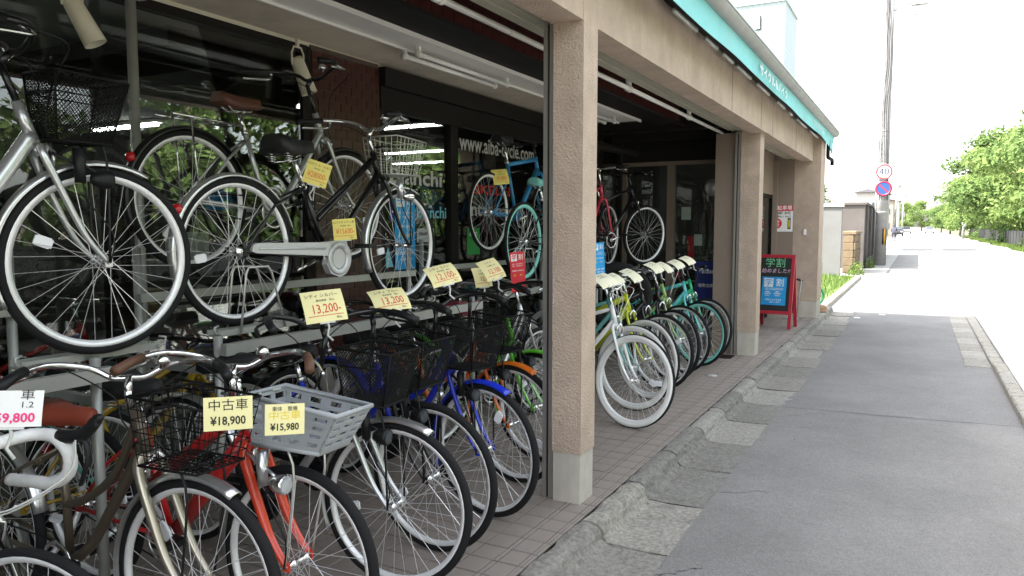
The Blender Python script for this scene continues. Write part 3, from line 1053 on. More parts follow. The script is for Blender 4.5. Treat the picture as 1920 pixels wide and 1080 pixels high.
def wheel(root, x, R, o, mtx=None, rear=False):
    tw = o.get('tw', 0.018)
    Rt = R - tw
    ro = Rt - tw * 0.45
    rh = o.get('rim_h', 0.022)
    rw = max(0.011, tw * 0.72)
    base = (mtx or Matrix.Identity(4)) @ T(x, 0, R)
    spin = Matrix.Rotation(rnd() * 6.28, 4, 'Y')
    rm = o.get('rear_rim', o['rim']) if rear else o['rim']
    tm = o.get('rear_tyre', o['tyre']) if rear else o['tyre']
    wo = shared(('rim', R, tw, rh), 'wheel', lambda: MB().ring([(ro, rw), (ro - rh * 0.45, rw), (ro - rh, rw * 0.35), (ro - rh, -rw * 0.35), (ro - rh * 0.45, -rw), (ro, -rw), (ro - 0.004, 0)], 56), M[rm], root, base @ spin)
    shared(('tyre', R, tw), 'tyre', lambda: MB().ring([(Rt + tw * math.cos(a), tw * math.sin(a)) for a in [2 * PI * k / 10 for k in range(10)]], 60), M[tm], wo)
    if o.get('tread'):
        shared(('tread', R, tw), 'tread', lambda: MB().ring([(Rt + (tw + 0.002) * math.cos(a), (tw + 0.002) * math.sin(a)) for a in (-0.75, -0.35, 0, 0.35, 0.75)] + [(Rt + tw * 0.5, 0.0)], 60), M['rubber'], wo)

    def sp():
        mb = MB()
        n = 32
        for k in range(n):
            side = 1 if k % 2 else -1
            a = 2 * PI * k / n
            off = (0.42 if (k // 2) % 2 else -0.42)
            h = (0.019 * math.cos(a + off * 2.6), side * 0.030, 0.019 * math.sin(a + off * 2.6))
            e = ((ro - rh) * math.cos(a), side * 0.003, (ro - rh) * math.sin(a))
            mb.seg(h, e, 0.00125, 3)
        return mb
    tag(shared(('spokes', R, tw, rh), 'spokes', sp, M[o.get('spoke', 'spoke')], wo), kind='stuff')
    shared('hub_r' if rear else 'hub_f', 'hub', lambda: MB().lathe([(0.004, -0.062), (0.006, -0.06), (0.006, -0.05), (0.010, -0.04)] + ([(0.036, -0.038), (0.036, -0.026)] if rear else []) + [(0.020, -0.033), (0.020, -0.029), (0.011, -0.024), (0.010, 0), (0.011, 0.024), (0.020, 0.029), (0.020, 0.033), (0.010, 0.04), (0.006, 0.05), (0.006, 0.06), (0.004, 0.062)], 14, (0, 0, 0), 'y'), M['chrome'], wo)
    if o.get('reflectors', True):
        shared(('reflector', R), 'reflector', lambda: MB().obox((R * 0.60, 0.0, 0.0), (0.060, 0.008, 0.030)).obox((R * 0.60, 0, 0), (0.045, 0.010, 0.038)), M['refl'], wo, Matrix.Rotation(rnd() * 6, 4, 'Y'))
    return wo


def guard_mb(R, a0, a1, w=0.026):
    Rg = R + 0.016
    prof = [(Rg - 0.014, -w), (Rg - 0.002, -w * 0.7), (Rg + 0.004, 0), (Rg - 0.002, w * 0.7), (Rg - 0.014, w), (Rg - 0.015, w * 0.94), (Rg - 0.0035, w * 0.66), (Rg + 0.0025, 0), (Rg - 0.0035, -w * 0.66), (Rg - 0.015, -w * 0.94)]
    return MB().ring(prof, 28, (0, 0, 0), R_(a0), R_(a1))


def saddle_mb(kind):
    mb = MB()
    if kind == 'slim':
        st = [(0.14, 0.012, 0.016, -0.006), (0.13, 0.022, 0.026, 0.0), (0.06, 0.026, 0.034, 0.004), (-0.01, 0.040, 0.038, 0.006), (-0.08, 0.066, 0.040, 0.012), (-0.125, 0.070, 0.036, 0.020), (-0.14, 0.045, 0.02, 0.018)]
    else:
        st = [(0.14, 0.014, 0.02, -0.004), (0.125, 0.030, 0.032, 0.0), (0.05, 0.040, 0.045, 0.004), (-0.02, 0.070, 0.055, 0.008), (-0.08, 0.100, 0.065, 0.016), (-0.12, 0.104, 0.06, 0.026), (-0.14, 0.07, 0.04, 0.024)]
    rows = []
    for (x, w, d, dz) in st:
        r = []
        for k in range(9):
            a = PI * k / 8
            r.append((x, w * math.cos(a), dz + (0.012 * math.sin(a) + 0.016 * (1 - abs(math.cos(a)) ** 3)) - (d if k in (0, 8) else (d * 0.35 if k in (1, 7) else 0))))
        rows.append(r)
    mb.grid(rows, True, True)
    mb.add(rows[0], [tuple(range(9))])
    mb.add(rows[-1], [tuple(range(8, -1, -1))])
    return mb


def lattice(mb, a, b, c, d, nu, nv, r, diag=True, n=3):
    """wires over the flat quad a b c d (u along ab, v along ad)"""
    a, b, c, d = map(Vector, (a, b, c, d))
    P = lambda u, v: (a * (1 - u) + b * u) * (1 - v) + (d * (1 - u) + c * u) * v
    if diag:
        for s in (1, -1):
            for k in range(-nv, nu + nv + 1):
                # u index = k + s*t
                t0, t1 = 0.0, float(nv)
                lo, hi = ((0 - k) * s, (nu - k) * s)
                if lo > hi:
                    lo, hi = hi, lo
                t0, t1 = max(t0, lo), min(t1, hi)
                if t1 - t0 > 0.01:
                    mb.seg(P((k + s * t0) / nu, t0 / nv), P((k + s * t1) / nu, t1 / nv), r, n)
    else:
        for i in range(nu + 1):
            mb.seg(P(i / nu, 0), P(i / nu, 1), r, n)
        for j in range(nv + 1):
            mb.seg(P(0, j / nv), P(1, j / nv), r, n)


def basket(root, kind, mtx, hx, hz, color):
    """front basket: hx, hz rear bottom corner in bicycle space"""
    L0, L1, W0, W1, H = 0.175, 0.225, 0.095, 0.125, 0.225
    if kind == 'wire':
        L0, L1, W0, W1, H = 0.23, 0.28, 0.10, 0.125, 0.215
    if kind == 'plastic':
        L0, L1, W0, W1, H = 0.27, 0.35, 0.078, 0.095, 0.16
    b = [(0, -W0, 0), (L0, -W0 * 0.95, 0), (L0, W0 * 0.95, 0), (0, W0, 0)]
    t = [(-0.015, -W1, H), (L1, -W1 * 0.93, H * (0.93 if kind != 'plastic' else 0.8)), (L1, W1 * 0.93, H * (0.93 if kind != 'plastic' else 0.8)), (-0.015, W1, H)]
    m = mtx @ T(hx, 0, hz)

    def make():
        mb = MB()
        if kind == 'mesh':
            for i in range(4):
                j = (i + 1) % 4
                ln = (Vector(t[j]) - Vector(t[i])).length
                lattice(mb, b[i], b[j], t[j], t[i], int(ln / 0.0130), int(H / 0.0150), 0.0013)
            lattice(mb, b[0], b[1], b[2], b[3], 18, 20, 0.0013)
            mb.tube(t, 0.0045, 6, closed=True)
            mb.tube([tuple(Vector(b[i]) * 0.3 + Vector(t[i]) * 0.7) for i in range(4)], 0.0028, 5, closed=True)
            mb.tube(b, 0.006, 6, closed=True)
            for i in range(4):
                mb.tube([b[i], t[i]], 0.004, 5)
        elif kind == 'wire':
            for i in range(4):
                j = (i + 1) % 4
                ln = (Vector(t[j]) - Vector(t[i])).length
                lattice(mb, b[i], b[j], t[j], t[i], max(4, int(ln / 0.036)), 6, 0.0019, False, 4)
            lattice(mb, b[0], b[1], b[2], b[3], 8, 9, 0.0019, False, 4)
            mb.tube(t, 0.0045, 6, closed=True)
            mb.tube(b, 0.004, 6, closed=True)
        else:
            B_, T_ = [Vector(p) for p in b], [Vector(p) for p in t]
            for i in range(4):
                j = (i + 1) % 4
                P = lambda u, v: (B_[i] * (1 - u) + B_[j] * u) * (1 - v) + (T_[i] * (1 - u) + T_[j] * u) * v
                out = (B_[j] - B_[i]).cross(T_[i] - B_[i]).normalized() * 0.006
                for (v0, v1) in ((0.0, 0.15), (0.27, 0.37), (0.48, 0.58), (0.68, 0.78), (0.90, 1.0)):
                    q = [P(0, v0), P(1, v0), P(1, v1), P(0, v1)]
                    mb.add(q + [p + out for p in q], [(3, 2, 1, 0), (4, 5, 6, 7), (0, 1, 5, 4), (2, 3, 7, 6), (1, 2, 6, 5), (3, 0, 4, 7)])
                ln = (T_[j] - T_[i]).length
                k = max(3, int(ln / 0.075))
                for a in range(k + 1):
                    u0, u1 = max(0, a / k - 0.055), min(1, a / k + 0.055)
                    q = [P(u0, 0.01), P(u1, 0.01), P(u1, 0.99), P(u0, 0.99)]
                    q = [p + out * 0.15 for p in q]
                    mb.add(q + [p + out * 0.7 for p in q], [(3, 2, 1, 0), (4, 5, 6, 7), (0, 1, 5, 4), (2, 3, 7, 6), (1, 2, 6, 5), (3, 0, 4, 7)])
            mb.tube([p * 1.015 for p in T_], 0.009, 6, closed=True)
            mb.tube(B_, 0.010, 6, closed=True)
            lattice(mb, B_[0], B_[1], B_[2], B_[3], 6, 7, 0.005, False, 4)
        return mb
    bo = shared(('basket', kind), 'basket', make, M[color], root, m)
    return bo


SADDLE = {'slim': 'slim', 'wide': 'wide'}


def bicycle(label, at, heading, z=0.0, lean=0.0, steer=0.0, R=0.338, group=None, name='bicycle', **o):
    """a bicycle whose front axle stands above at=(x, y); heading in degrees from +x"""
    o.setdefault('rim', 'alu')
    o.setdefault('tyre', 'rubber')
    fc = M[o.get('color', 'blackp')]
    fk = M[o.get('fork', o.get('color', 'blackp'))]
    style = o.get('frame', 'step')
    h = R_(heading)
    XR = o.get('xr', -0.49)
    root = empty(name, (at[0] - XF * math.cos(h), at[1] - XF * math.sin(h), z), (R_(lean), 0, h))
    tag(root, label, 'bicycle', group)
    ang = R_(o.get('head', 69))
    u = Vector((-math.cos(ang), 0, math.sin(ang)))
    n = Vector((math.sin(ang), 0, math.cos(ang)))
    A0 = Vector((XF, 0, R)) - n * 0.052
    ax = lambda s: A0 + u * s
    sc = (R + 0.052) / u.z
    hl = o.get('headlen', 0.15)
    zh = o.get('bar_z', 1.0)
    st = T(*A0) @ Matrix.Rotation(R_(steer), 4, u) @ T(*(-A0))
    fz = o.get('size', 0.0)
    # fork
    crown = ax(sc)
    nlow, nup = ax(sc + 0.022), ax(sc + 0.022 + hl)
    rad = o.get('tube', 0.0155)

    def fork_mb():
        mb = MB()
        for s in (-1, 1):
            pts = smooth_path([crown + Vector((-0.004, s * 0.022, 0.02)), crown + Vector((0.006, s * 0.046, -0.025)), ax(sc * 0.55) + Vector((0.006, s * 0.052, 0)), ax(sc * 0.25) + n * 0.018 + Vector((0, s * 0.054, 0)), Vector((XF, s * 0.056, R))], 4)
            k = len(pts)
            mb.tube(pts, [o.get('fork_r', 0.0145) * (1 - 0.42 * (i / (k - 1))) for i in range(k)], 8)
        mb.tube([crown + u * -0.01, ax(sc + 0.024)], 0.017, 10)
        mb.obox((XF, 0.056, R), (0.026, 0.006, 0.03)).obox((XF, -0.056, R), (0.026, 0.006, 0.03))
        return mb
    put('fork', fork_mb(), fk, root, st)
    wheel(root, XF, R, o, st)
    wheel(root, XR, R, o, None, True)
    # frame
    bb = Vector((BX, 0, BZ))
    sa = R_(o.get('seat_angle', 71))
    su = Vector((-math.cos(sa), 0, math.sin(sa)))
    stop = bb + su * (o.get('seat_len', 0.44) + fz)
    fr = MB()
    fr.tube([nlow, nup], 0.0185, 12)
    fr.tube([bb, stop], 0.0145, 10)
    fr.tube([bb + Vector((0, -0.035, 0)), bb + Vector((0, 0.035, 0))], 0.021, 12)
    for s in (-1, 1):
        fr.tube([bb + Vector((-0.02, s * 0.018, 0)), Vector((XR + 0.28, s * 0.045, (BZ + R) / 2)), Vector((XR, s * 0.058, R))], 0.0085, 8)
        fr.tube([bb + su * 0.40 + Vector((-0.005, s * 0.012, 0)), Vector((XR + 0.19, s * 0.046, R + 0.21)), Vector((XR, s * 0.058, R))], 0.007, 8)
        fr.obox((XR, s * 0.059, R), (0.035, 0.005, 0.035))
    if style == 'diamond':
        fr.tube([ax(sc + hl - 0.005), stop - su * 0.02], rad * 0.95, 12)
        fr.tube([ax(sc + 0.055), bb], rad * 1.15, 12)
    elif style == 'slope':
        fr.tube([ax(sc + hl - 0.005), bb + su * 0.34], rad * 1.05, 12)
        fr.tube([ax(sc + 0.055), bb], rad * 1.25, 12)
    elif style == 'mixte':
        for s in (-1, 1):
            fr.tube([ax(sc + hl - 0.01) + Vector((0, s * 0.012, 0)), bb + su * 0.22 + Vector((0, s * 0.022, 0))], rad * 0.7, 10)
        fr.tube([ax(sc + 0.05), bb], rad * 1.1, 12)
    else:                                  # low step-through, one or two swept tubes
        a = ax(sc + 0.06)
        fr.tube(smooth_path([a, a + Vector((-0.11, 0, -0.16)), Vector((0.15, 0, BZ + 0.11)), Vector((0.06, 0, BZ + 0.03)), bb], 5), rad * 1.2, 12)
        if style != 'step1':
            a2 = ax(sc + hl - 0.01)
            fr.tube(smooth_path([a2, a2 + Vector((-0.12, 0, -0.20)), Vector((0.11, 0, BZ + 0.24)), bb + su * 0.20], 5), rad * 0.95, 12)
    put('frame', fr, fc, root)
    # seat post and saddle
    sz = o.get('saddle_z', 0.90)
    sp_ = bb + su * ((sz - 0.06 - BZ) / su.z)
    po = put('seat_post', MB().tube([stop - su * 0.03, sp_], 0.0125, 10).ring([(0.019, -0.0), (0.019, 0.001)], 10) if False else MB().tube([stop - su * 0.03, sp_], 0.0125, 10).tube([stop - su * 0.012, stop + su * 0.012], 0.019, 10), M['chrome'], root)
    sk = o.get('saddle', 'wide')
    sd = shared(('saddle', sk), 'saddle', lambda: saddle_mb(sk), M[o.get('saddle_mat', 'blacksad')], root, T(sp_.x + o.get('saddle_dx', 0.0), 0, sz - 0.012) @ Matrix.Rotation(R_(-3), 4, 'Y'))
    if sk == 'wide':
        def spr():
            mb = MB()
            for s in (-1, 1):
                pts = [(-0.085 + 0.018 * math.cos(a), s * 0.055 + 0.018 * math.sin(a), -0.035 - 0.045 * a / (8 * PI)) for a in [k * PI / 4 for k in range(33)]]
                mb.tube(pts, 0.003, 5)
                mb.tube([(-0.08, s * 0.05, -0.082), (0.0, s * 0.02, -0.07), (0.11, s * 0.012, -0.02)], 0.004, 6)
            return mb
        shared('saddle_spring', 'spring', spr, M['chrome'], sd)
    else:
        shared('saddle_rail', 'rail', lambda: MB().tube([(0.10, 0.015, -0.018), (0.05, 0.022, -0.045), (-0.06, 0.022, -0.045), (-0.11, 0.03, -0.01)], 0.0035, 6).tube([(0.10, -0.015, -0.018), (0.05, -0.022, -0.045), (-0.06, -0.022, -0.045), (-0.11, -0.03, -0.01)], 0.0035, 6), M['chrome'], sd)
    # mudguards
    if o.get('guard'):
        g = M[o['guard']]
        shared(('guard_f', R), 'mudguard', lambda: guard_mb(R, 62, 205), g, root, st @ T(XF, 0, R))
        shared(('guard_r', R), 'mudguard', lambda: guard_mb(R, 15, 205), g, root, T(XR, 0, R))
    # cranks, chain, case
    ca = R_(o.get('crank', 20))
    cv = Vector((math.cos(ca), 0, math.sin(ca)))
    ck = put('crank', MB().ring([(0.082, -0.049), (0.087, -0.047), (0.082, -0.045), (0.070, -0.045), (0.070, -0.049)], 28, bb).ring([(0.024, -0.05), (0.024, -0.042), (0.004, -0.042), (0.004, -0.05)], 14, bb), M['chrome'], root)
    for s in (-1, 1):
        e = bb + cv * (0.165 * -s) + Vector((0, s * 0.072, 0))
        put('arm', MB().tube([bb + Vector((0, s * 0.055, 0)), e], [0.012, 0.008], 8, flat=0.6).obox(bb - cv * 0 + Vector((0, s * 0.052, 0)), (0.03, 0.012, 0.03)), M['chrome'], ck)
        put('pedal', MB().obox(e + Vector((0, s * 0.055, 0)), (0.085, 0.08, 0.022)).obox(e + Vector((0, s * 0.055, 0)), (0.06, 0.092, 0.016)), M['black'], ck)
    case = o.get('case')
    if case:
        y0 = -0.062
        rows = []
        outl = []
        for k in range(13):
            a = -PI / 2 + PI * k / 12
            outl.append((bb.x + 0.098 * math.cos(a), bb.z + 0.098 * math.sin(a)))
        outl += [(bb.x - 0.10, bb.z + 0.085), (XR + 0.06, R + 0.036), (XR + 0.03, R + 0.03), (XR + 0.02, R), (XR + 0.05, R - 0.01), (bb.x - 0.075, BZ + 0.015), (bb.x - 0.09, BZ - 0.03), (bb.x - 0.06, BZ - 0.078)]
        mb = MB()
        kk = len(outl)
        cx, cz = bb.x, bb.z
        mb.add([(x, y0 - 0.012, zz) for x, zz in outl] + [(x, y0 + 0.025, zz) for x, zz in outl], [tuple(range(kk)), tuple(range(2 * kk - 1, kk - 1, -1))] + [(i, (i + 1) % kk, kk + (i + 1) % kk, kk + i) for i in range(kk)])
        mb.ring([(0.084, y0 - 0.02), (0.078, y0 - 0.022), (0.052, y0 - 0.018), (0.052, y0 - 0.01), (0.084, y0 - 0.01)], 28, bb)
        mb.tube([(bb.x - 0.10, y0 - 0.013, bb.z + 0.055), (XR + 0.06, y0 - 0.013, R + 0.012)], 0.006, 6)
        put('chain_case', mb, M[case], root)
    else:
        ch = MB()
        for dz, d2 in ((0.082, 0.036), (-0.082, -0.036)):
            ch.tube([(bb.x, -0.046, bb.z + dz), (XR, -0.036, R + d2)], 0.0042, 4, flat=0.6)
        put('chain', ch, M['chrome'] if o.get('bright_chain') else M['black'], root)
    # handlebar
    kind = o.get('bar', 'city')
    s_h = (zh - A0.z) / u.z
    top = ax(s_h)
    bm = M[o.get('bar_mat', 'chrome')]
    hb = MB()
    grips = []
    levers = []
    cab = []
    if kind == 'city':
        hb.tube([ax(sc + hl + 0.01), ax(s_h - 0.03)], 0.0115, 10)
        hb.tube([ax(s_h - 0.035), top + Vector((0.045, 0, 0.008))], 0.013, 10)
        c = top + Vector((0.045, 0, 0.008))
        half = lambda s: [c, c + Vector((0.01, s * 0.05, 0.0)), c + Vector((0.015, s * 0.12, 0.035)), c + Vector((-0.03, s * 0.22, 0.055)), c + Vector((-0.13, s * 0.275, 0.05)), c + Vector((-0.25, s * 0.30, 0.03))]
        for s in (-1, 1):
            pts = smooth_path(half(s), 4)
            hb.tube(pts, 0.011, 8)
            grips.append([pts[-1] + Vector((-0.006, s * 0.001, 0)), pts[-4], pts[-6] * 0.6 + pts[-5] * 0.4])
            levers.append([c + Vector((-0.07, s * 0.25, 0.045)), c + Vector((-0.04, s * 0.285, 0.02)), c + Vector((-0.12, s * 0.315, 0.012)), c + Vector((-0.20, s * 0.335, 0.005))])
            cab.append([c + Vector((-0.05, s * 0.25, 0.04)), c + Vector((0.09, s * 0.2, 0.02)), c + Vector((0.10, s * 0.06, -0.08)), ax(sc + 0.1) + Vector((0.05, s * 0.03, 0)), ax(sc) + Vector((0.04, -0.03, 0))])
    elif kind == 'flat':
        hb.tube([ax(sc + hl + 0.01), ax(s_h - 0.01)], 0.013, 10)
        c = top + Vector((0.075, 0, 0.012))
        hb.tube([ax(s_h - 0.015), c], 0.0145, 10)
        for s in (-1, 1):
            e = c + Vector((-0.035, s * 0.30, 0.015))
            hb.tube([c, c + Vector((0, s * 0.06, 0.0)), e], 0.0115, 8)
            m_ = c * 0.42 + e * 0.58
            grips.append([e + (e - c).normalized() * 0.006, e * 0.5 + m_ * 0.5, m_])
            levers.append([m_ + Vector((0.005, -s * 0.01, 0)), m_ + Vector((0.05, 0.0, -0.02)), e + Vector((0.055, -s * 0.03, -0.03))])
            cab.append([m_ + Vector((0.02, 0, -0.01)), c + Vector((0.12, s * 0.08, 0.0)), c + Vector((0.11, s * 0.02, -0.12)), ax(sc + 0.05) + Vector((0.04, 0, 0))])
    else:
        hb.tube([ax(sc + hl + 0.01), ax(s_h)], 0.014, 10)
        c = top + Vector((0.0, 0, 0.0))
        hb.tube([ax(s_h - 0.01), c], 0.015, 10)
        for s in (-1, 1):
            tape = MB()
            hb.tube([c, c + Vector((0, s * 0.10, 0))], 0.0135, 8)
            pts = smooth_path([c + Vector((0, s * 0.09, 0)), c + Vector((0.0, s * 0.17, 0)), c + Vector((0.03, s * 0.20, 0.0)), c + Vector((0.075, s * 0.205, -0.006)), c + Vector((0.118, s * 0.207, -0.05)), c + Vector((0.108, s * 0.21, -0.105)), c + Vector((0.05, s * 0.212, -0.138)), c + Vector((-0.03, s * 0.214, -0.142)), c + Vector((-0.11, s * 0.216, -0.145))], 5)
            rr = [0.0172 + 0.0009 * (i % 2) for i in range(len(pts))]
            tape.tube(pts, rr, 10)
            put('bar_tape', tape, M['tape'], root, st)
            hp = c + Vector((0.085, s * 0.206, -0.004))
            hood = MB().tube(smooth_path([hp, hp + Vector((0.06, 0, 0.006)), hp + Vector((0.10, 0, 0.024)), hp + Vector((0.135, 0, 0.058)), hp + Vector((0.146, 0, 0.055))], 3), [0.019, 0.019, 0.019, 0.0185, 0.018, 0.018, 0.0175, 0.017, 0.017, 0.016, 0.015, 0.013, 0.009], 12, flat=0.8)
            put('brake_hood', hood, M['black'], root, st)
            levers.append([hp + Vector((0.075, 0, 0.01)), hp + Vector((0.10, 0, -0.03)), hp + Vector((0.085, 0, -0.09)), hp + Vector((0.062, s * 0.008, -0.13))])
            cab.append([hp + Vector((0.07, -s * 0.012, 0.0)), hp + Vector((0.06, -s * 0.03, -0.09)), hp + Vector((-0.05, -s * 0.12, -0.17)), ax(sc + 0.04) + Vector((-0.02, s * 0.02, 0))])
            cab.append([hp + Vector((0.065, -s * 0.012, -0.006)), hp + Vector((0.045, -s * 0.03, -0.105)), hp + Vector((-0.07, -s * 0.10, -0.185)), ax(sc + 0.02) + Vector((-0.03, s * 0.02, 0))])
    sth = st @ T(*top) @ Matrix.Rotation(R_(o.get('bar_turn', 0)), 4, 'Z') @ T(*(-top)) if o.get('bar_turn') else st
    hob = put('handlebar', hb, bm, root, sth)
    for g in grips:
        put('grip', MB().tube(g, [0.0165, 0.0155, 0.0165], 10), M[o.get('grip', 'black')], hob)
    for l in levers:
        put('brake_lever', MB().tube(smooth_path(l, 3), 0.0058, 6, flat=1.4), M['black'] if kind == 'drop' else M[o.get('lever', 'chrome')], hob)
    cb = MB()
    for l in cab:
        cb.tube(smooth_path(l, 5), 0.0027, 5)
    tag(put('cables', cb, M[o.get('cable', 'black')], hob), kind='stuff')
    if o.get('bell'):
        bpnt = top + Vector((0.03, -0.10, 0.055)) if kind == 'city' else top + Vector((0.07, -0.09, 0.03))
        put('bell', MB().lathe([(0.0, 0.028), (0.014, 0.025), (0.023, 0.012), (0.025, 0.0), (0.01, -0.004), (0.01, -0.02)], 14, bpnt), M['chrome'], hob)
    # front basket with its stays
    bk = o.get('basket')
    if bk:
        hx = ax(sc + hl).x + o.get('basket_dx', 0.075)
        hz = o.get('basket_z', 2 * R + 0.075)
        bc = {'mesh': 'bblack', 'wire': 'bblack', 'plastic': 'greyplas'}[bk]
        bo = basket(root, bk, st, hx, hz, o.get('basket_mat', bc))
        for s in (-1, 1):
            sy = MB()
            sy.tube(smooth_path([(XF, s * 0.066, R), (hx + 0.17, s * 0.075, hz - 0.10), (hx + 0.15, s * 0.08, hz - 0.004)], 3), 0.0042, 6)
            put('basket_stay', sy, M[o.get('stay', 'black')], root, st)
        put('basket_bracket', MB().tube([(hx + 0.005, -0.05, hz + 0.16), (hx - 0.05, 0, hz + 0.15), (hx + 0.005, 0.05, hz + 0.16)], 0.006, 6), M[o.get('stay', 'black')], root, st)
    # lamp over the front wheel
    lk = o.get('lamp')
    if lk:
        lp = ax(sc) + Vector((0.10, -0.065, -0.035))
        lm = put('headlight', MB().tube([lp + Vector((0.0, 0, 0.055)), lp + Vector((0.004, 0, -0.06))], [0.02, 0.0175], 12).tube([crown + Vector((0.02, -0.05, 0)), lp], 0.006, 6).tube([lp + Vector((0, 0, 0.01)), lp + Vector((0.085, 0, -0.04))], 0.006, 6), M['black'] if lk == 'black' else M['guard'], root, st)
        put('lamp_shell', MB().lathe([(0.0, -0.05), (0.018, -0.043), (0.030, -0.02), (0.034, 0.012), (0.030, 0.022)], 14, (lp.x + 0.085, lp.y, lp.z - 0.045), 'x'), M['black'] if lk == 'black' else M['chrome'], lm)
        put('lens', MB().lathe([(0.027, 0.0215), (0.02, 0.0235), (0.0, 0.0245)], 14, (lp.x + 0.085, lp.y, lp.z - 0.045), 'x'), M['winglass'] if lk == 'black' else M['lens'], lm)
        put('wire', MB().tube(smooth_path([lp, lp + Vector((0.03, 0.0, -0.12)), Vector((XF + 0.01, -0.072, R + 0.1)), Vector((XF, -0.07, R))], 4), 0.003, 5), M['black'], lm)
    # caliper brakes
    put('brake', MB().tube([crown + Vector((0.03, 0, 0.03)), crown + Vector((0.035, -0.035, 0.0)), crown + Vector((0.032, -0.03, -0.045))], 0.007, 6).tube([crown + Vector((0.03, 0, 0.03)), crown + Vector((0.035, 0.035, 0.0)), crown + Vector((0.032, 0.03, -0.045))], 0.007, 6), M['chrome'] if lk != 'black' else M['guard'], root, st)
    if o.get('carrier'):
        zc = 2 * R + 0.05
        mb = MB()
        for s in (-1, 1):
            mb.tube([(-0.20, s * 0.05, zc), (-0.62, s * 0.06, zc + 0.01)], 0.006, 6)
            mb.tube([(XR, s * 0.07, R), (-0.52, s * 0.06, zc)], 0.005, 6)
        for k in range(5):
            xx = -0.22 - k * 0.09
            mb.tube([(xx, -0.055, zc), (xx, 0.055, zc)], 0.005, 6)
        put('carrier', mb, M[o['carrier']], root)
    if o.get('tail', True):
        tp = Vector((XR - (R + 0.02) * math.cos(R_(30)), 0, R + (R + 0.03) * math.sin(R_(30))))
        put('tail_reflector', MB().lathe([(0.0, -0.022), (0.018, -0.016), (0.026, 0.0), (0.022, 0.012), (0.0, 0.014)], 12, tp, 'x'), M['redlens'], root)
    if o.get('stand', True):
        mb = MB()
        for s in ((1, -1) if o.get('stand') == 'twin' else (1,)):
            mb.tube([(XR + 0.02, s * 0.075, R - 0.02), (XR - 0.0, s * 0.11, R * 0.5), (XR - 0.05, s * 0.14, 0.008)], 0.008, 6)
        put('kickstand', mb, M['rackm'], root)
    if o.get('lock'):
        put('ring_lock', MB().ring([(0.062, -0.008), (0.062, 0.008), (0.05, 0.008), (0.05, -0.008)], 20, (XR + 0.22, 0, R + 0.24), 0.6, 5.6), M['rackm'], root)
    if o.get('discs'):
        put('chain_guard_disc', MB().ring([(0.10, -0.056), (0.10, -0.052), (0.085, -0.052), (0.085, -0.056)], 28, bb), M['black'], root)
    return root

# lower row of the near bay, front wheels to the street
G1 = 'bicycles parked nose to the street in the near bay'
bicycle('racing bicycle with white drop bars at the bottom left corner', (-1.86, 0.985), 10, R=0.335, tw=0.0125, rim_h=0.018, color='blackp', frame='diamond', bar='drop', bar_z=0.885, bar_mat='silverp', saddle='slim', saddle_z=0.93, head=73, cable='wcable', tail=False, reflectors=False, stand=True, group=G1, seat_len=0.5, steer=2)
bicycle('bronze bicycle with pale metallic fork, rust saddle and black wire basket', (-1.93, 1.50), 1, color='bronze', fork='champ', frame='step', guard='guard', bar='city', bar_z=0.95, basket='wire', basket_dx=0.125, basket_z=0.725, fork_r=0.019, saddle='slim', saddle_mat='rustsad', saddle_z=0.82, seat_angle=88, saddle_dx=0.05, bell=True, bar_turn=135, group=G1, lamp=None, steer=4)
bicycle('red bicycle with orange-red fork, brown grips and grey plastic basket', (-1.79, 1.79), 0, R=0.328, color='redp', fork='orangered', frame='mixte', tube=0.027, fork_r=0.022, bar='city', bar_z=0.95, grip='brubber', basket='plastic', basket_dx=0.13, basket_z=0.735, stay='wire', saddle_z=0.86, lamp='chrome', bell=True, bar_turn=122, group=G1, lever='chrome', steer=3)
bicycle('silver city bicycle with silver mudguards and black mesh basket', (-1.80, 2.34), 5, color='silverp', frame='step', guard='guard', bar='city', bar_mat='blackp', bar_z=1.03, basket='mesh', lamp='black', saddle_z=0.88, lever='black', carrier='blackp', case='black', bar_turn=150, group=G1, steer=2)
bicycle('deep blue bicycle with black fork between the silver and bright blue ones', (-1.86, 2.69), 0, color='bluep', fork='blackp', frame='step', bar='city', bar_mat='blackp', bar_z=1.03, basket='mesh', lamp='black', saddle_z=0.86, lever='black', case='black', bar_turn=140, group=G1, steer=-2)
bicycle('bright blue bicycle with blue front mudguard and black basket', (-1.86, 3.15), -8, color='bluep', frame='step', guard='bluep', bar='city', bar_mat='blackp', bar_z=1.03, basket='mesh', lamp='black', saddle_z=0.86, lever='black', case='black', bar_turn=152, group=G1, steer=-3)
bicycle('orange bicycle with orange mudguard beside the near pillar', (-1.97, 3.66), -9, color='orangep', frame='step', guard='orangep', bar='city', bar_mat='blackp', bar_z=1.04, basket='mesh', lamp='black', saddle_z=0.86, lever='black', case='black', bar_turn=142, group=G1, steer=-3)
bicycle('bright green bicycle behind the orange one, partly hidden by the pillar', (-2.03, 4.08), -12, color='greenp', frame='step', guard='greenp', bar='city', bar_mat='blackp', bar_z=1.03, lamp='black', saddle_z=0.86, lever='black', bar_turn=140, group=G1)
bicycle('grey bicycle with plastic-wrapped red saddle against the near pillar', (-2.55, 5.15), 80, color='silverp', frame='step', bar='city', saddle_mat='pinksad', saddle_z=0.92, group='bicycles standing under the upper rack')
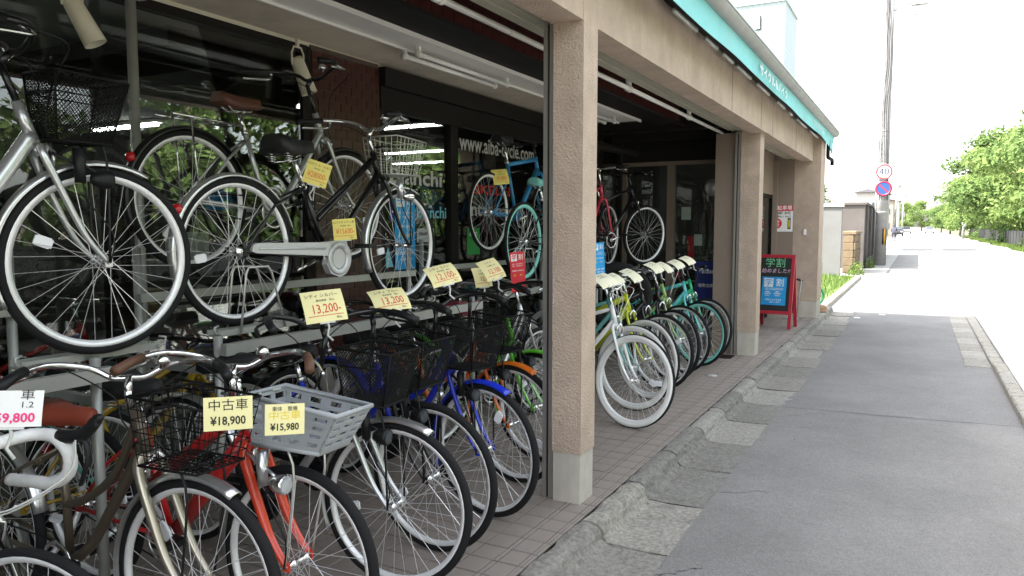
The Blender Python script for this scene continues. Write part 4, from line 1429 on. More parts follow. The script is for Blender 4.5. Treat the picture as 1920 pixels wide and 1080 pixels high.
# dark row under the upper rack
G2 = 'bicycles standing under the upper rack'
bicycle('dark teal bicycle under the upper rack behind the rust saddle', (-3.2, 1.95), 88, color='tealp', frame='slope', tyre='rubber', bar='flat', bar_mat='blackp', bar_z=0.88, saddle_z=0.82, group=G2, R=0.32)
bicycle('yellow bicycle under the upper rack behind the wire basket', (-3.22, 2.75), 93, color='yellowp', frame='slope', bar='flat', bar_mat='blackp', bar_z=0.86, saddle_z=0.82, group=G2, R=0.32)
bicycle('black bicycle under the upper rack behind the plastic basket', (-3.12, 4.2), 90, color='blackp', frame='step', bar='city', bar_mat='blackp', bar_z=0.88, saddle_z=0.84, group=G2, R=0.32)

bicycle('added black bicycle darkening the space under the rack beside the tile pier', (-3.05, 5.3), 91, color='blackp', frame='step', bar='city', bar_mat='blackp', bar_z=0.88, saddle_z=0.84, group=G2, R=0.32, basket='wire')  # this and the next are added to darken the area behind the lower row
bicycle('added black bicycle darkening the space under the rack at the left edge', (-3.05, 1.05), 89, color='blackp', frame='step', bar='city', bar_mat='blackp', bar_z=0.86, saddle_z=0.82, group=G2, R=0.32)  # also added, black bulk that deepens the dark under the rack
# upper rack, parallel to the street
G3 = 'bicycles standing on the upper rack'
bicycle('silver bicycle on the upper rack at the left edge with black mesh basket', (-2.60, 1.665), 90, z=0.985, R=0.340, color='silverp', frame='step1', tube=0.022, guard='guard', bar='city', bar_mat='blackp', bar_z=1.02, basket='mesh', lamp='black', group=G3, stand=False, rim_h=0.026, steer=-9)
bicycle('black city bicycle on the upper rack with silver chain case and wire basket', (-2.735, 3.645), 90, z=1.0, R=0.338, color='blackp', frame='mixte', guard='guard', bar='city', bar_mat='chrome', bar_z=0.99, basket='wire', basket_mat='wire', basket_dx=0.075, case='casew', xr=-0.60, seat_angle=65, lamp='chrome', saddle_z=0.86, group=G3, lock=True, stand=False, crank=22, lever='chrome', bell=True, seat_len=0.40)
bicycle('silver-framed bicycle with brown saddle behind the upper black bicycle', (-3.12, 3.60), 90, z=1.24, R=0.338, color='silverp', frame='step1', guard='blackp', bar='city', bar_mat='blackp', bar_z=1.05, saddle='slim', saddle_mat='brownsad', saddle_z=0.86, group=G3, stand=False, carrier='chrome', bell=True)
bicycle('dark bicycle with black wire basket in the upper left corner', (-3.10, 1.25), 90, z=1.20, R=0.338, color='blackp', frame='step', guard='blackp', bar='city', bar_mat='blackp', bar_z=1.05, basket='wire', group=G3, stand=False)
bicycle('sky blue road bicycle high on the rear rack beside the pillar', (-3.20, 6.62), 90, z=1.235, R=0.338, tw=0.014, color='skyp', frame='diamond', tube=0.02, bar='flat', bar_mat='blackp', saddle='slim', saddle_z=0.98, seat_len=0.52, group=G3, stand=False, tail=False, reflectors=False, bar_z=0.98)
bicycle('bicycle with celeste rear tyre and celeste saddle beside the pillar', (-2.93, 6.74), 90, z=0.985, R=0.338, tw=0.015, color='blackp', frame='diamond', rim='crubber', rim_h=0.03, bar='flat', bar_mat='blackp', saddle='slim', saddle_mat='crubber', saddle_z=0.86, group=G3, stand=False, tail=False, reflectors=False)
bicycle('pink-red bicycle on the upper rack just right of the near pillar', (-2.95, 7.62), 92, z=1.02, R=0.338, color='pinkp', frame='diamond', rim_h=0.016, bar='flat', bar_mat='chrome', saddle='slim', saddle_z=0.93, bar_z=1.02, group=G3, stand=False, reflectors=False, bright_chain=True)
bicycle('black bicycle on the upper rack above the row of pale tags', (-2.72, 8.15), 72, z=1.02, R=0.338, color='blackp', frame='diamond', tw=0.02, rim='alu', bar='flat', bar_mat='blackp', saddle='slim', group=G3, stand=False, reflectors=False, steer=-8)

# second bay
G4 = 'bicycles in a row between the two pillars'
row = [
    (-1.805, 5.03, -16, dict(color='whitep', tyre='wrubber', tread=True, rim='whitep', tw=0.024, frame='diamond', bar='city', bar_mat='chrome', grip='wcable', cable='wcable', spoke='spoke'), 'white bicycle with thick white tyres, first beyond the near pillar'),
    (-1.915, 5.55, -12, dict(color='tealp', tyre='wrubber', tread=True, rim='whitep', tw=0.022, frame='diamond', bar='city', bar_mat='chrome', grip='brubber', cable='wcable'), 'teal bicycle with white tyres behind the white one'),
    (-1.965, 5.98, -18, dict(color='limep', tube=0.024, tyre='wrubber', tread=True, rim='alu', tw=0.022, frame='slope', bar='flat', bar_mat='chrome'), 'lime yellow bicycle with thick tubes and white tyre'),
    (-1.975, 6.43, -18, dict(color='blackp', tube=0.02, frame='slope', bar='flat', bar_mat='blackp', tw=0.018), 'first black sports bicycle beyond the lime yellow one'),
    (-1.985, 6.83, -18, dict(color='blackp', fork='blackp', frame='diamond', bar='flat', bar_mat='chrome', tw=0.018, grip='wcable'), 'second black sports bicycle beyond the lime yellow one'),
    (-2.00, 7.28, -18, dict(color='palegreen', frame='diamond', bar='flat', bar_mat='blackp', tw=0.016, cable='wcable'), 'pale green sports bicycle in the row between the pillars'),
    (-1.985, 7.68, -19, dict(color='turq', tube=0.02, frame='diamond', rim='crubber', rim_h=0.034, bar='flat', bar_mat='blackp', tw=0.016), 'turquoise bicycle with turquoise rims near the far pillar'),
    (-1.975, 8.05, -20, dict(color='emerald', tube=0.02, frame='diamond', bar='flat', bar_mat='blackp', tw=0.016), 'emerald green bicycle last in the row against the far pillar'),
]
for (x, y, hd, o, lab) in row:
    bicycle(lab, (x + random.uniform(-0.03, 0.03), y + random.uniform(-0.05, 0.05)), hd + random.uniform(-4, 4), R=0.338, group=G4, saddle='slim', saddle_z=0.90, bar_z=o.pop('bz', random.uniform(0.97, 1.05)), lean=random.uniform(-7, -2), bar_turn=random.uniform(10, 80), tail=False, steer=random.uniform(-9, 7), **o)
# fat knobbly spare tyre lying behind the row
tag(put('spare_tyre', MB().ring([(0.27 + 0.05 * math.cos(a), 0.055 * math.sin(a)) for a in [2 * PI * k / 12 for k in range(12)]], 48), M['rubber'], None, T(-2.45, 6.6, 0.80) @ Matrix.Rotation(R_(25), 4, 'Z')), 'fat black knobbly tyre standing behind the row of pale tags', 'tyre')

# inside the shop
G5 = 'bicycles shown inside the shop'
for (x, y, hd, c, lab) in ((-2.9, 10.9, -12, 'pinkp', 'dark red bicycle inside the end room behind the glass'), (-4.6, 1.2, 80, 'turq', 'turquoise bicycle in the dark shop behind the left window'),
                           (-4.4, 2.9, 100, 'redp', 'red bicycle in the dark shop behind the left window'), (-5.2, 6.3, 40, 'silverp', 'grey bicycle in the dark shop behind the lettered window')):
    bicycle(lab, (x, y), hd, color=c, frame='diamond', bar='flat', saddle='slim', group=G5, tail=False, z=0.02 if x > -3.5 else 0.0)

# ------------------------------------------------------------------ two-tier display racks
def rack(y0, y1, x, lab, trays, depth=0.45):
    r = empty('display_rack', (x, (y0 + y1) / 2, 0))
    c = (y0 + y1) / 2
    tag(r, lab, 'rack', 'grey steel bicycle racks')
    put('rail', MB().box(0.10, 0.135, y0 - c, y1 - c, 0.895, 0.945), M['rackm'], r)
    put('rail', MB().box(-depth, -depth + 0.03, y0 - c, y1 - c, 1.10, 1.14), M['rackm'], r)
    put('rail', MB().box(-depth, -depth + 0.03, y0 - c, y1 - c, 0.30, 0.335), M['rackm'], r)
    for yy in (y0 - c + 0.02, y1 - c - 0.02):
        put('upright', MB().tube([(0.06, yy, 0), (0.06, yy, 0.975)], 0.019, 10), M['rackm'], r)
        put('upright', MB().tube([(-depth - 0.02, yy, 0), (-depth - 0.02, yy, 1.35)], 0.019, 10), M['rackm'], r)
        put('crossbar', MB().box(-depth, 0.06, yy - 0.014, yy + 0.014, 0.80, 0.83), M['rackm'], r)
    for (ty, th) in trays:
        t = put('wheel_tray', MB().box(-0.03, 0.034, ty - 0.26 - c, ty + 0.26 - c, 0.964, 0.972).box(0.030, 0.036, ty - 0.26 - c, ty + 0.26 - c, 0.972, 0.992).box(-0.036, -0.030, ty - 0.26 - c, ty + 0.26 - c, 0.972, 0.992), M['rackm'], r)
        for s in (-1, 1):
            e = ty + s * 0.25 - c
            put('tray_hook', MB().tube([(0.04, e, 0.975), (0.045, e + s * 0.03, 0.985), (0.045, e + s * 0.035, 1.01), (0.04, e + s * 0.01, 1.015)], 0.006, 6), M['rackm'], t)
        if th:
            for s in (-0.045, 0.045):
                put('wheel_hoop', MB().tube([(s, ty - 0.14 - c, 0.97), (s, ty - 0.10 - c, 1.24), (s, ty - 0.085 - c, 1.265), (s, ty + 0.03 - c, 1.265), (s, ty + 0.05 - c, 1.24), (s, ty + 0.13 - c, 0.97)], 0.0055, 6), M['wire'], t)
    return r


rack(-0.9, 1.66, -2.68, 'grey steel rack under the silver upper bicycle', [(1.66, False), (0.55, False)])
rack(2.20, 4.35, -2.72, 'grey steel rack under the black upper bicycle', [(2.50, True), (3.62, False)])
rack(4.75, 6.9, -2.92, 'grey steel rack under the sky blue and celeste bicycles', [(5.62, True), (6.5, False)])
rack(7.0, 8.5, -2.90, 'grey steel rack behind the row of pale tags', [(7.5, False), (8.1, False)])


# ------------------------------------------------------------------ price cards
def card(loc, yaw, w, h, m, lines, label, roll=0.0, tilt=0.0, bend=0.25, clip=True, group='handwritten price cards', name='price_card', border=True):
    """yaw: compass direction the face looks to, degrees from +x; lines: (text, size, ink, dx, dy, bold, sx)"""
    a = R_(yaw)
    nrm = Vector((math.cos(a), math.sin(a), 0))
    right = Vector((-math.sin(a), math.cos(a), 0))
    m4 = frame_mtx(loc, right, (0, 0, 1)) @ Matrix.Rotation(R_(tilt), 4, 'X') @ Matrix.Rotation(R_(roll), 4, 'Z')
    root = empty(name, loc)
    tag(root, label, 'price card' if name == 'price_card' else 'poster', group)
    inv = T(*(-Vector(loc)))
    f = lambda x, y, z: (x, y, z - bend * (y + h / 2) ** 2 / h - 0.5 * bend * x * x / w)
    sh = MB()
    rows = [[(-w / 2 + w * i / 6, -h / 2 + h * j / 6, 0) for i in range(7)] for j in range(7)]
    sh.grid(rows, True)
    sh.grid([[(p[0], p[1], -0.0012) for p in reversed(r)] for r in rows], True)
    put('sheet', sh.warp(f), m, root, inv @ m4)
    for (s, sz, ink, dx, dy, bold, sx) in lines:
        tb = text_mb(s, sz, bold=bold, sx=sx, shear=0.12 if bold < 0 else 0.0) if s[0] != '|' else MB().grid([[(dx0 * sz, j * 0.0012, 0) for dx0 in [-1 + 2 * i / 6 for i in range(7)]] for j in (-1, 1)], False)
        tb.warp(lambda x, y, z: (x + dx * w, y + dy * h, 0.0012))
        put('lettering', tb.warp(f), M[ink], root, inv @ m4)
    if clip:
        put('clip', MB().tube([(0.0, -h / 2 + 0.01, -0.006), (0.004, -h / 2 - 0.02, -0.012), (-0.006, -h / 2 - 0.05, -0.02), (0.012, -h / 2 - 0.075, -0.02)], 0.0045, 6).box(-0.03, 0.03, -h / 2 - 0.006, -h / 2 + 0.012, -0.010, -0.0015), M['clearclip'], root, inv @ m4)
    return root


def price(p, small, ink='redink', w=0.15):
    return [(small, w * 0.115, 'ink', -0.02, 0.33, 0.0, 1.0), ('車体価格　税込', w * 0.065, 'ink', 0.05, 0.17, 0.0, 1.0), (p, w * 0.33, ink, 0.03, -0.10, 0.0, 0.72), ('|', w * 0.42, ink, 0, -0.30, 0, 1), ('税込', w * 0.07, 'ink', 0.3, -0.40, 0, 1)]


card((-2.60, 2.79, 1.71), -48, 0.118, 0.118, M['yellowtag'], price('¥28000-', 'クロモリ ル・ルモン', 'orgink', 0.118), 'yellow price card reading 28000 hung on the upper black bicycle', roll=-18, bend=0.12)
card((-2.58, 2.96, 1.436), -42, 0.115, 0.108, M['yellowtag'], price('¥15600-', 'スパイク シティ車', 'orgink', 0.115), 'yellow price card reading 15600 below the upper card', roll=4, bend=0.12)
card((-2.05, 2.228, 1.141), -35, 0.165, 0.135, M['paletag'], price('13,200-', 'シティ シルバー', w=0.165), 'yellow price card reading 13,200 above the silver bicycle handlebar', roll=5, tilt=-18)
card((-2.035, 2.635, 1.14), -35, 0.165, 0.125, M['paletag'], price('13,200', 'シティ ブルー', w=0.165), 'yellow price card reading 13,200 beside the shelf post', roll=6, tilt=-25, bend=0.5)
card((-1.998, 3.006, 1.227), -35, 0.155, 0.115, M['paletag'], price('12,100-', 'シティ ライト', w=0.155), 'yellow price card reading 12,100 between the upper front wheels', roll=12, tilt=-20, bend=0.5)
card((-2.16, 3.64, 1.166), -30, 0.11, 0.115, M['paletag'], price('12,1', 'シティ', w=0.11), 'half hidden yellow card behind the tallest small card near the pillar', roll=3, tilt=-10)
card((-2.04, 3.555, 1.222), -30, 0.125, 0.125, M['paletag'], price('12,100', 'シティ', w=0.125), 'slanted yellow card beside the red hanging sheet', roll=14, tilt=-15, bend=0.5)
card((-3.14, 5.60, 1.873), -35, 0.15, 0.13, M['yellowtag'], price('69,800', 'クロス', 'orgink', 0.15), 'yellow card on the sky blue bicycle saddle tube', roll=6, bend=0.3, clip=False)
card((-1.665, 1.416, 0.932), -42, 0.128, 0.093, M['paletag'], [('中古車', 0.034, 'ink', 0, 0.24, 0.0, 1.05), ('¥18,900', 0.033, 'ink', 0, -0.22, 0.0006, 0.85)], 'pale yellow used-bicycle card reading 18,900 over the wire basket', roll=-1, bend=0.05, clip=False)
card((-1.56, 1.523, 0.904), -42, 0.108, 0.088, M['paletag'], [('車体　整備', 0.014, 'ink', 0, 0.34, 0, 1), ('中古車', 0.027, 'yink', 0, 0.12, 0.0, 1.1), ('¥15,980', 0.028, 'ink', 0, -0.25, 0.0006, 0.85)], 'pale yellow used-bicycle card reading 15,980 on the grey basket', roll=-2, bend=0.05, clip=False)
card((-1.86, 0.955, 1.023), -40, 0.13, 0.085, M['whitetag'], [('車', 0.026, 'ink', 0.25, 0.36, 0, 1.2), ('1.2', 0.02, 'ink', 0.25, 0.10, 0.0, 1.2), ('59,800', 0.030, 'pinkink', 0.08, -0.26, 0.0008, 1.0)], 'white card reading 59,800 in pink at the left edge', roll=-4, tilt=-12, bend=0.1)
for i, (x, y, z, w_, h_) in enumerate([(-1.86, 4.80, 1.10, 0.17, 0.125), (-1.96, 5.25, 1.075, 0.15, 0.115), (-1.96, 5.66, 1.085, 0.12, 0.15), (-1.95, 6.20, 1.12, 0.13, 0.13), (-2.0, 6.67, 1.10, 0.10, 0.14), (-2.02, 7.12, 1.105, 0.14, 0.12), (-2.03, 7.55, 1.125, 0.14, 0.12)]):
    card((x, y, z), -22, w_, h_, mat('cream_card', (0.86, 0.83, 0.62), 0.75), price('39,800', 'クロス', w=w_)[:2], ['broad pale card on the white bicycle beyond the pillar', 'second pale card beyond the pillar', 'third pale card beyond the pillar, hanging long', 'fourth pale card beyond the pillar', 'fifth pale card beyond the pillar, narrow', 'sixth pale card beyond the pillar', 'last pale card beyond the pillar, nearest the far pillar'][i],
         roll=12, tilt=-30, bend=0.55, group='pale cards on the row between the pillars')


def student_sheet(loc, yaw, w, h, m, label, roll=0):
    ln = [('学', w * 0.34, 'bsheet' if m is M['bsheet'] else 'rsheet', -0.22, 0.36, 0.0008, 1.0), ('割', w * 0.36, 'wink', 0.23, 0.36, 0.0, 1.0)]
    for k in range(2):
        ln.append(('対象　学生証提示で', w * 0.085, 'wink', 0, 0.20 - 0.05 * k, 0, 1))
    ln += [('5%', w * 0.16, 'yink', -0.22, -0.08, 0, 1), ('8%', w * 0.16, 'yink', 0.2, -0.08, 0, 1), ('修理割引', w * 0.10, 'wink', -0.2, 0.03, 0, 1), ('車体割引', w * 0.10, 'wink', 0.22, 0.03, 0, 1), ('学生さん応援します！', w * 0.10, 'wink', 0, -0.30, 0.0006, 1), ('お店でどうぞ', w * 0.09, 'wink', 0.05, -0.38, 0.0004, 1)]
    r = card(loc, yaw, w, h, m, ln, label, roll=roll, bend=0.0, clip=False, group='student discount sheets', name='poster')
    a = R_(yaw)
    m4 = frame_mtx(loc, Vector((-math.sin(a), math.cos(a), 0)), (0, 0, 1)) @ Matrix.Rotation(R_(roll), 4, 'Z')
    put('white_square', MB().quad((-w * 0.42, h * 0.36 - w * 0.2, 0.0006), (-w * 0.02, h * 0.36 - w * 0.2, 0.0006), (-w * 0.02, h * 0.36 + w * 0.2, 0.0006), (-w * 0.42, h * 0.36 + w * 0.2, 0.0006)), M['wink'], r, T(*(-Vector(loc))) @ m4)
    return r


student_sheet((-2.44, 4.585, 1.135), -30, 0.12, 0.28, M['rsheet'], 'red hanging student discount sheet beside the near pillar', roll=4)
student_sheet((-2.10, 5.24, 1.205), -28, 0.11, 0.25, M['bsheet'], 'blue hanging student discount sheet just right of the near pillar', roll=4)
student_sheet((-3.49, 4.70, 1.43), 0, 0.26, 0.62, M['bsheet'], 'blue student discount sheet on the glass behind the upper front wheel', roll=0)

# lettering stuck on the glass
for (s, y0, y1, z, size, ink, lab, bold) in (
        ('www.aiba-cycle.com', 5.50, 6.92, 2.175, 0.20, 'glassink', 'large white web address lettering on the window glass', 0.003),
        ('Bianchi', 4.52, 5.22, 1.83, 0.17, 'glassink', 'large white word on the glass behind the wire basket', 0.004),
        ('Intermax', 5.62, 6.45, 1.60, 0.17, 'glassink', 'white word on the glass behind the sky blue bicycle', 0.004),
        ('SKELER', 5.72, 6.50, 1.78, 0.12, 'redink', 'red outlined words on the glass above the white word', 0.002),
        ('Bianchi', 4.86, 5.28, 1.56, 0.13, 'lblue', 'light blue word on the glass right of the blue sheet', 0.002)):
    tb = text_mb(s, size, bold=bold)
    wdt = max(v[0] for v in tb.v) - min(v[0] for v in tb.v)
    k = (y1 - y0) / wdt
    tb.warp(lambda x, y, z_: (x * k, y, 0))
    o = put('window_lettering', tb, M[ink], None, frame_mtx((-3.495, (y0 + y1) / 2, z), (0, 1, 0), (0, 0, 1)))
    tag(o, lab, 'lettering')


def sticker(name, label, y, z, w_, h_, m, lines, tri=False):
    r = empty(name, (-3.4955, y, z))
    tag(r, label, 'sticker', 'stickers on the shop glass')
    if tri:
        put('sheet', MB().add([(0, -w_ / 2, -h_ / 2), (0, w_ / 2, -h_ / 2), (0, 0, h_ / 2)], [(0, 1, 2)]), m, r)
    else:
        put('sheet', MB().quad((0, -w_ / 2, -h_ / 2), (0, w_ / 2, -h_ / 2), (0, w_ / 2, h_ / 2), (0, -w_ / 2, h_ / 2)), m, r)
    for (s, sz, ink, dz) in lines:
        put('lettering', text_mb(s, sz, bold=0.001), M[ink], r, frame_mtx((0.0008, 0, dz), (0, 1, 0), (0, 0, 1)))


sticker('glass_sticker', 'dark blue brand sticker behind the upper front wheel', 4.62, 1.575, 0.22, 0.16, M['navy'], [('GIOS', 0.09, 'wink', 0.01)])
sticker('glass_sticker', 'pale brand sticker right of the blue sheet', 4.98, 1.38, 0.24, 0.11, M['greyplas'], [('PINARELLO', 0.035, 'ink', 0.01)])
sticker('glass_sticker', 'small blue and white triangle warning sticker beside the blue sheet', 4.49, 1.22, 0.13, 0.15, M['lblue'], [('!', 0.07, 'wink', -0.03)], True)
sticker('glass_sticker', 'green sticker low on the lettered window', 5.72, 1.32, 0.22, 0.24, M['greengoods'], [('AUTO', 0.05, 'wink', 0.06)])

# goods hanging on wire grids inside, behind the glass
for i, (y0, lab) in enumerate(((5.5, 'black wire grid with hanging goods behind the lettered window'), (0.3, 'black wire grid behind the upper left window'))):
    g = empty('goods_grid', (-3.72, y0, 0.7))
    tag(g, lab, 'wire grid', 'wire grids behind the glass')
    mb = MB()
    lattice(mb, (0, 0, 0), (0, 1.5, 0), (0, 1.5, 1.45), (0, 0, 1.45), 22, 21, 0.003, False, 4)
    tag(put('wires', mb, M['black'], g), kind='stuff')
    for k in range(14):
        yy, zz = random.uniform(0.1, 1.4), random.uniform(0.1, 1.3)
        put('goods_pack', MB().box(0.006, 0.03, yy - 0.05, yy + 0.05, zz - 0.09, zz + 0.06), M[random.choice(['greengoods', 'box', 'black', 'bsheet', 'whitetag', 'black'])], g)

# shelving and boxes deeper in the shop
for i, (x, y, lab) in enumerate(((-6.0, 2.2, 'shop shelf with boxes behind the left window'), (-6.6, 5.2, 'shop shelf with boxes behind the tile pier'), (-6.2, 8.6, 'shop shelf with boxes behind the lettered window'))):
    sfl = empty('shop_shelf', (x, y, 0))
    tag(sfl, lab, 'shelf', 'shelves in the dark shop')
    for zz in (0.1, 0.6, 1.1, 1.6):
        put('shelf_board', MB().box(-0.2, 0.2, -0.8, 0.8, zz, zz + 0.025), M['rackm'], sfl)
    for s in (-1, 1):
        put('side_panel', MB().box(-0.2, 0.2, s * 0.81 - 0.01, s * 0.81 + 0.01, 0, 1.9), M['dark'], sfl)
    for k in range(3):
        yy = -0.7 + 0.5 * k
        zz = 0.125 + 0.5 * (k + 1)
        bx = put('goods_box', MB().box(x - 0.12, x + 0.16, y + yy, y + yy + 0.3, zz, zz + 0.22 + 0.05 * k), M[['box', 'whitetag', 'bsheet'][k]], None)
        tag(bx, ['brown', 'white', 'blue'][k] + ' box of goods on the ' + lab.replace('with boxes ', ''), 'box', 'boxes on the shop shelves')

# navy banner and round mirror by the far pillar
bn = empty('shop_banner', (-2.22, 9.25, 0))
tag(bn, 'navy blue banner with white brand lettering beside the far pillar', 'banner')
put('cloth', MB().box(-0.20, 0.13, 0, 0.012, 0.45, 1.02), M['navy'], bn)
put('lettering', text_mb('Panasonic', 0.085, bold=0.0015), M['wink'], bn, frame_mtx((-0.02, -0.003, 0.90), (1, 0, 0), (0, 0, 1)) @ Matrix.Scale(0.8, 4, (1, 0, 0)))
put('lettering', text_mb('電動自転車', 0.05, bold=0.001), M['wink'], bn, frame_mtx((-0.04, -0.003, 0.72), (1, 0, 0), (0, 0, 1)))
put('stand_pole', MB().tube([(0.14, 0.006, 0), (0.14, 0.006, 1.05)], 0.01, 8), M['black'], bn)
mr = empty('round_mirror', (-2.24, 9.32, 1.93))
tag(mr, 'round pale mirror hung high in the glass corner by the far pillar', 'mirror')
put('glass_face', MB().lathe([(0.0, -0.035), (0.06, -0.028), (0.105, -0.008), (0.11, 0.0), (0.0, 0.004)], 24, (0, 0, 0), 'y'), mat('mirror_face', (0.62, 0.63, 0.60), 0.35, 0.6), mr)
put('bracket', MB().tube([(0, 0.004, 0), (0.02, 0.06, 0.06), (0.02, 0.09, 0.12)], 0.008, 6), M['black'], mr)
for i, (x, z, w_, h_, m_, lab) in enumerate(((-2.62, 1.62, 0.12, 0.16, 'whitetag', 'white notice on the end room glass'), (-2.46, 1.28, 0.10, 0.14, 'whitetag', 'framed white notice low on the end room glass'), (-2.55, 1.18, 0.08, 0.30, 'rsheet', 'red and yellow strip notice on the end room glass'))):
    nb = tag(put('notice', MB().box(x - w_ / 2, x + w_ / 2, 9.50, 9.504, z - h_ / 2, z + h_ / 2), M[m_]), lab, 'notice')
ac = empty('wall_box', (-2.03, 9.9, 2.18))
tag(ac, 'pale greenish box high on the wall beyond the far pillar', 'box')
put('casing', MB().bbox(-0.028, 0.10, -0.45, 0.35, -0.2, 0.18, 0.01), mat('pale_green_enamel', (0.42, 0.46, 0.33), 0.5), ac)
put('grille', MB().box(0.101, 0.104, -0.38, 0.28, -0.12, 0.05), M['dark'], ac)

# ------------------------------------------------------------------ red framed board on the pavement
bd = empty('sandwich_board', (-1.77, 11.25, 0), (0, 0, R_(-6)))
tag(bd, 'red-framed black chalkboard with blue student discount poster', 'sign board')


def leaf(sign):
    """one leaf of the board, leaning; sign -1 faces the camera"""
    mt = T(0, 0, 1.05) @ Matrix.Rotation(R_(10 * sign), 4, 'X') @ T(0, 0, -1.06)
    fr = put('board_frame', MB().box(-0.26, -0.215, -0.015, 0.015, 0.0, 1.06).box(0.215, 0.26, -0.015, 0.015, 0.0, 1.06).box(-0.215, 0.215, -0.014, 0.014, 1.01, 1.058).box(-0.215, 0.215, -0.014, 0.014, 0.20, 0.25), M['aboard'], bd, mt)
    put('chalk_panel', MB().box(-0.215, 0.215, -0.006, 0.006, 0.25, 1.01), M['chalkb'], fr)
    return fr


fb = leaf(-1)
leaf(1)
fm = lambda x, z, d=0.008: frame_mtx((x, -d, z), (1, 0, 0), (0, 0, 1))
put('chalk_writing', text_mb('学割', 0.145, bold=-0.001), M['chalkg'], fb, fm(-0.01, 0.93))
put('chalk_writing', text_mb('始めました!!', 0.072, shear=0.2), M['chalkp'], fb, fm(0.0, 0.82))
pst = put('poster', MB().box(-0.175, 0.165, -0.010, -0.0065, 0.33, 0.735), M['bsheet'], fb)
put('print', MB().quad((-0.145, -0.0108, 0.59), (-0.02, -0.0108, 0.59), (-0.02, -0.0108, 0.715), (-0.145, -0.0108, 0.715)), M['wink'], pst)
put('print', text_mb('学', 0.115, bold=0.001), M['bsheet'], pst, fm(-0.083, 0.648, 0.0114))
put('print', text_mb('割', 0.12, bold=0.0008), M['wink'], pst, fm(0.075, 0.648, 0.0112))
for (s, sz, x, z) in (('学生証のご提示でお得になります', 0.017, 0, 0.57), ('対象となる方は店頭までお気軽に', 0.017, 0, 0.55), ('■修理', 0.02, -0.09, 0.52), ('■車体', 0.02, 0.05, 0.52), ('工賃割引', 0.026, -0.09, 0.495), ('用品割引', 0.026, 0.05, 0.495), ('5%引き', 0.022, -0.09, 0.465), ('8%引き', 0.022, 0.05, 0.465), ('学生さんの毎日を', 0.028, 0.0, 0.405), ('応援します！', 0.028, 0.03, 0.372)):
    put('print', text_mb(s, sz, bold=0.0004), M['wink'], pst, fm(x, z, 0.0112))

# parking poster on the brown wall
pk = empty('parking_poster', (-2.03, 12.645, 1.52))
tag(pk, 'red and white parking notice on the brown end wall', 'poster')
pk.location = (-1.93, 12.646, 1.58)
put('sheet', MB().box(-0.165, 0.165, 0, 0.004, -0.21, 0.21), M['whitetag'], pk)
put('print', MB().quad((-0.165, -0.002, 0.12), (0.165, -0.002, 0.12), (0.165, -0.002, 0.21), (-0.165, -0.002, 0.21)), M['rsheet'], pk)
fm2 = lambda x, z, d=0.003: frame_mtx((x, -d, z), (1, 0, 0), (0, 0, 1))
put('print', text_mb('Ⓟ駐車場', 0.075, bold=0.001), M['wink'], pk, fm2(0, 0.165))
put('print', text_mb('一般様 お断', 0.052, bold=0.001), M['ink'], pk, fm2(0, 0.085))
put('print', text_mb('車庫No.1 No.2', 0.042, bold=0.0006), M['ink'], pk, fm2(0, 0.03))
put('print', MB().lathe([(0.085, -0.002), (0.0, -0.0021)], 28, (-0.085, 0, -0.08), 'y'), M['rsheet'], pk)
put('print', text_mb('空き\n有り', 0.055, bold=0.001), M['wink'], pk, fm2(-0.085, -0.085, 0.004))
put('print', text_mb('1', 0.22, bold=0.012), M['ink'], pk, fm2(0.11, -0.09, 0.0035))
put('print', text_mb('1', 0.18, bold=0.002), M['yink'], pk, fm2(0.11, -0.09, 0.0045))
tag(put('key_switch', MB().bbox(-1.60, -1.56, 12.645, 12.669, 1.32, 1.41, 0.002), M['whitetag']), 'small white key switch on the end pillar', 'switch')

# rusty stand with its box, hand truck and green hose by the end pillar
sd = empty('sign_stand', (-1.52, 13.75, 0))
tag(sd, 'rusty post on round concrete base with a small white box', 'sign stand')
put('base', MB().lathe([(0.20, 0.0), (0.20, 0.06), (0.17, 0.10), (0.06, 0.13), (0.0, 0.13)], 24), M['rust'], sd)
put('post', MB().tube([(0, 0, 0.12), (0.01, 0, 0.62)], 0.05, 12), M['rust'], sd)
put('post_box', MB().bbox(-0.08, 0.10, -0.06, 0.06, 0.62, 0.86, 0.01), M['plinth'], sd)
ht = empty('hand_truck', (-1.78, 13.30, 0))
ht.location = (-1.70, 12.40, 0)
tag(ht, 'folded grey hand truck leaning by the end pillar', 'hand truck')
for s in (-1, 1):
    put('rail', MB().tube([(s * 0.07, 0.0, 0.05), (s * 0.06 + 0.05, 0.12, 0.62)], 0.011, 8), M['rackm'], ht)
for zz in (0.2, 0.4):
    put('rung', MB().tube([(-0.065 + zz * 0.07, 0.12 * zz / 0.6, zz), (0.065 + zz * 0.07, 0.12 * zz / 0.6, zz)], 0.009, 6), M['rackm'], ht)
put('handle', MB().tube([(-0.02, 0.12, 0.63), (0.13, 0.13, 0.60)], 0.016, 8), M['black'], ht)
put('foot_plate', MB().box(-0.1, 0.1, -0.12, 0.0, 0.0, 0.02), M['rackm'], ht)
hs = MB()
for k in range(3):
    hs.ring([(0.17 + 0.012 * math.cos(a), 0.03 * k + 0.012 * math.sin(a)) for a in [2 * PI * q / 6 for q in range(6)]], 32)
tag(put('garden_hose', hs, M['emerald'], None, T(-1.50, 13.30, 0.30) @ Matrix.Rotation(R_(20), 4, 'Z')), 'coil of green hose hanging at the end pillar', 'hose')
tag(put('blue_crate', MB().bbox(-2.04, -1.80, 12.42, 12.60, 0.62, 0.72, 0.01).box(-2.05, -1.79, 12.41, 12.61, 0.59, 0.618), M['bluep']), 'blue tray on the ledge under the parking notice', 'tray')
tag(put('wall_ledge', MB().bbox(-2.08, -1.77, 12.38, 12.65, 0.0, 0.585, 0.01), M['plinth']), 'grey block ledge behind the red-framed board', 'ledge')

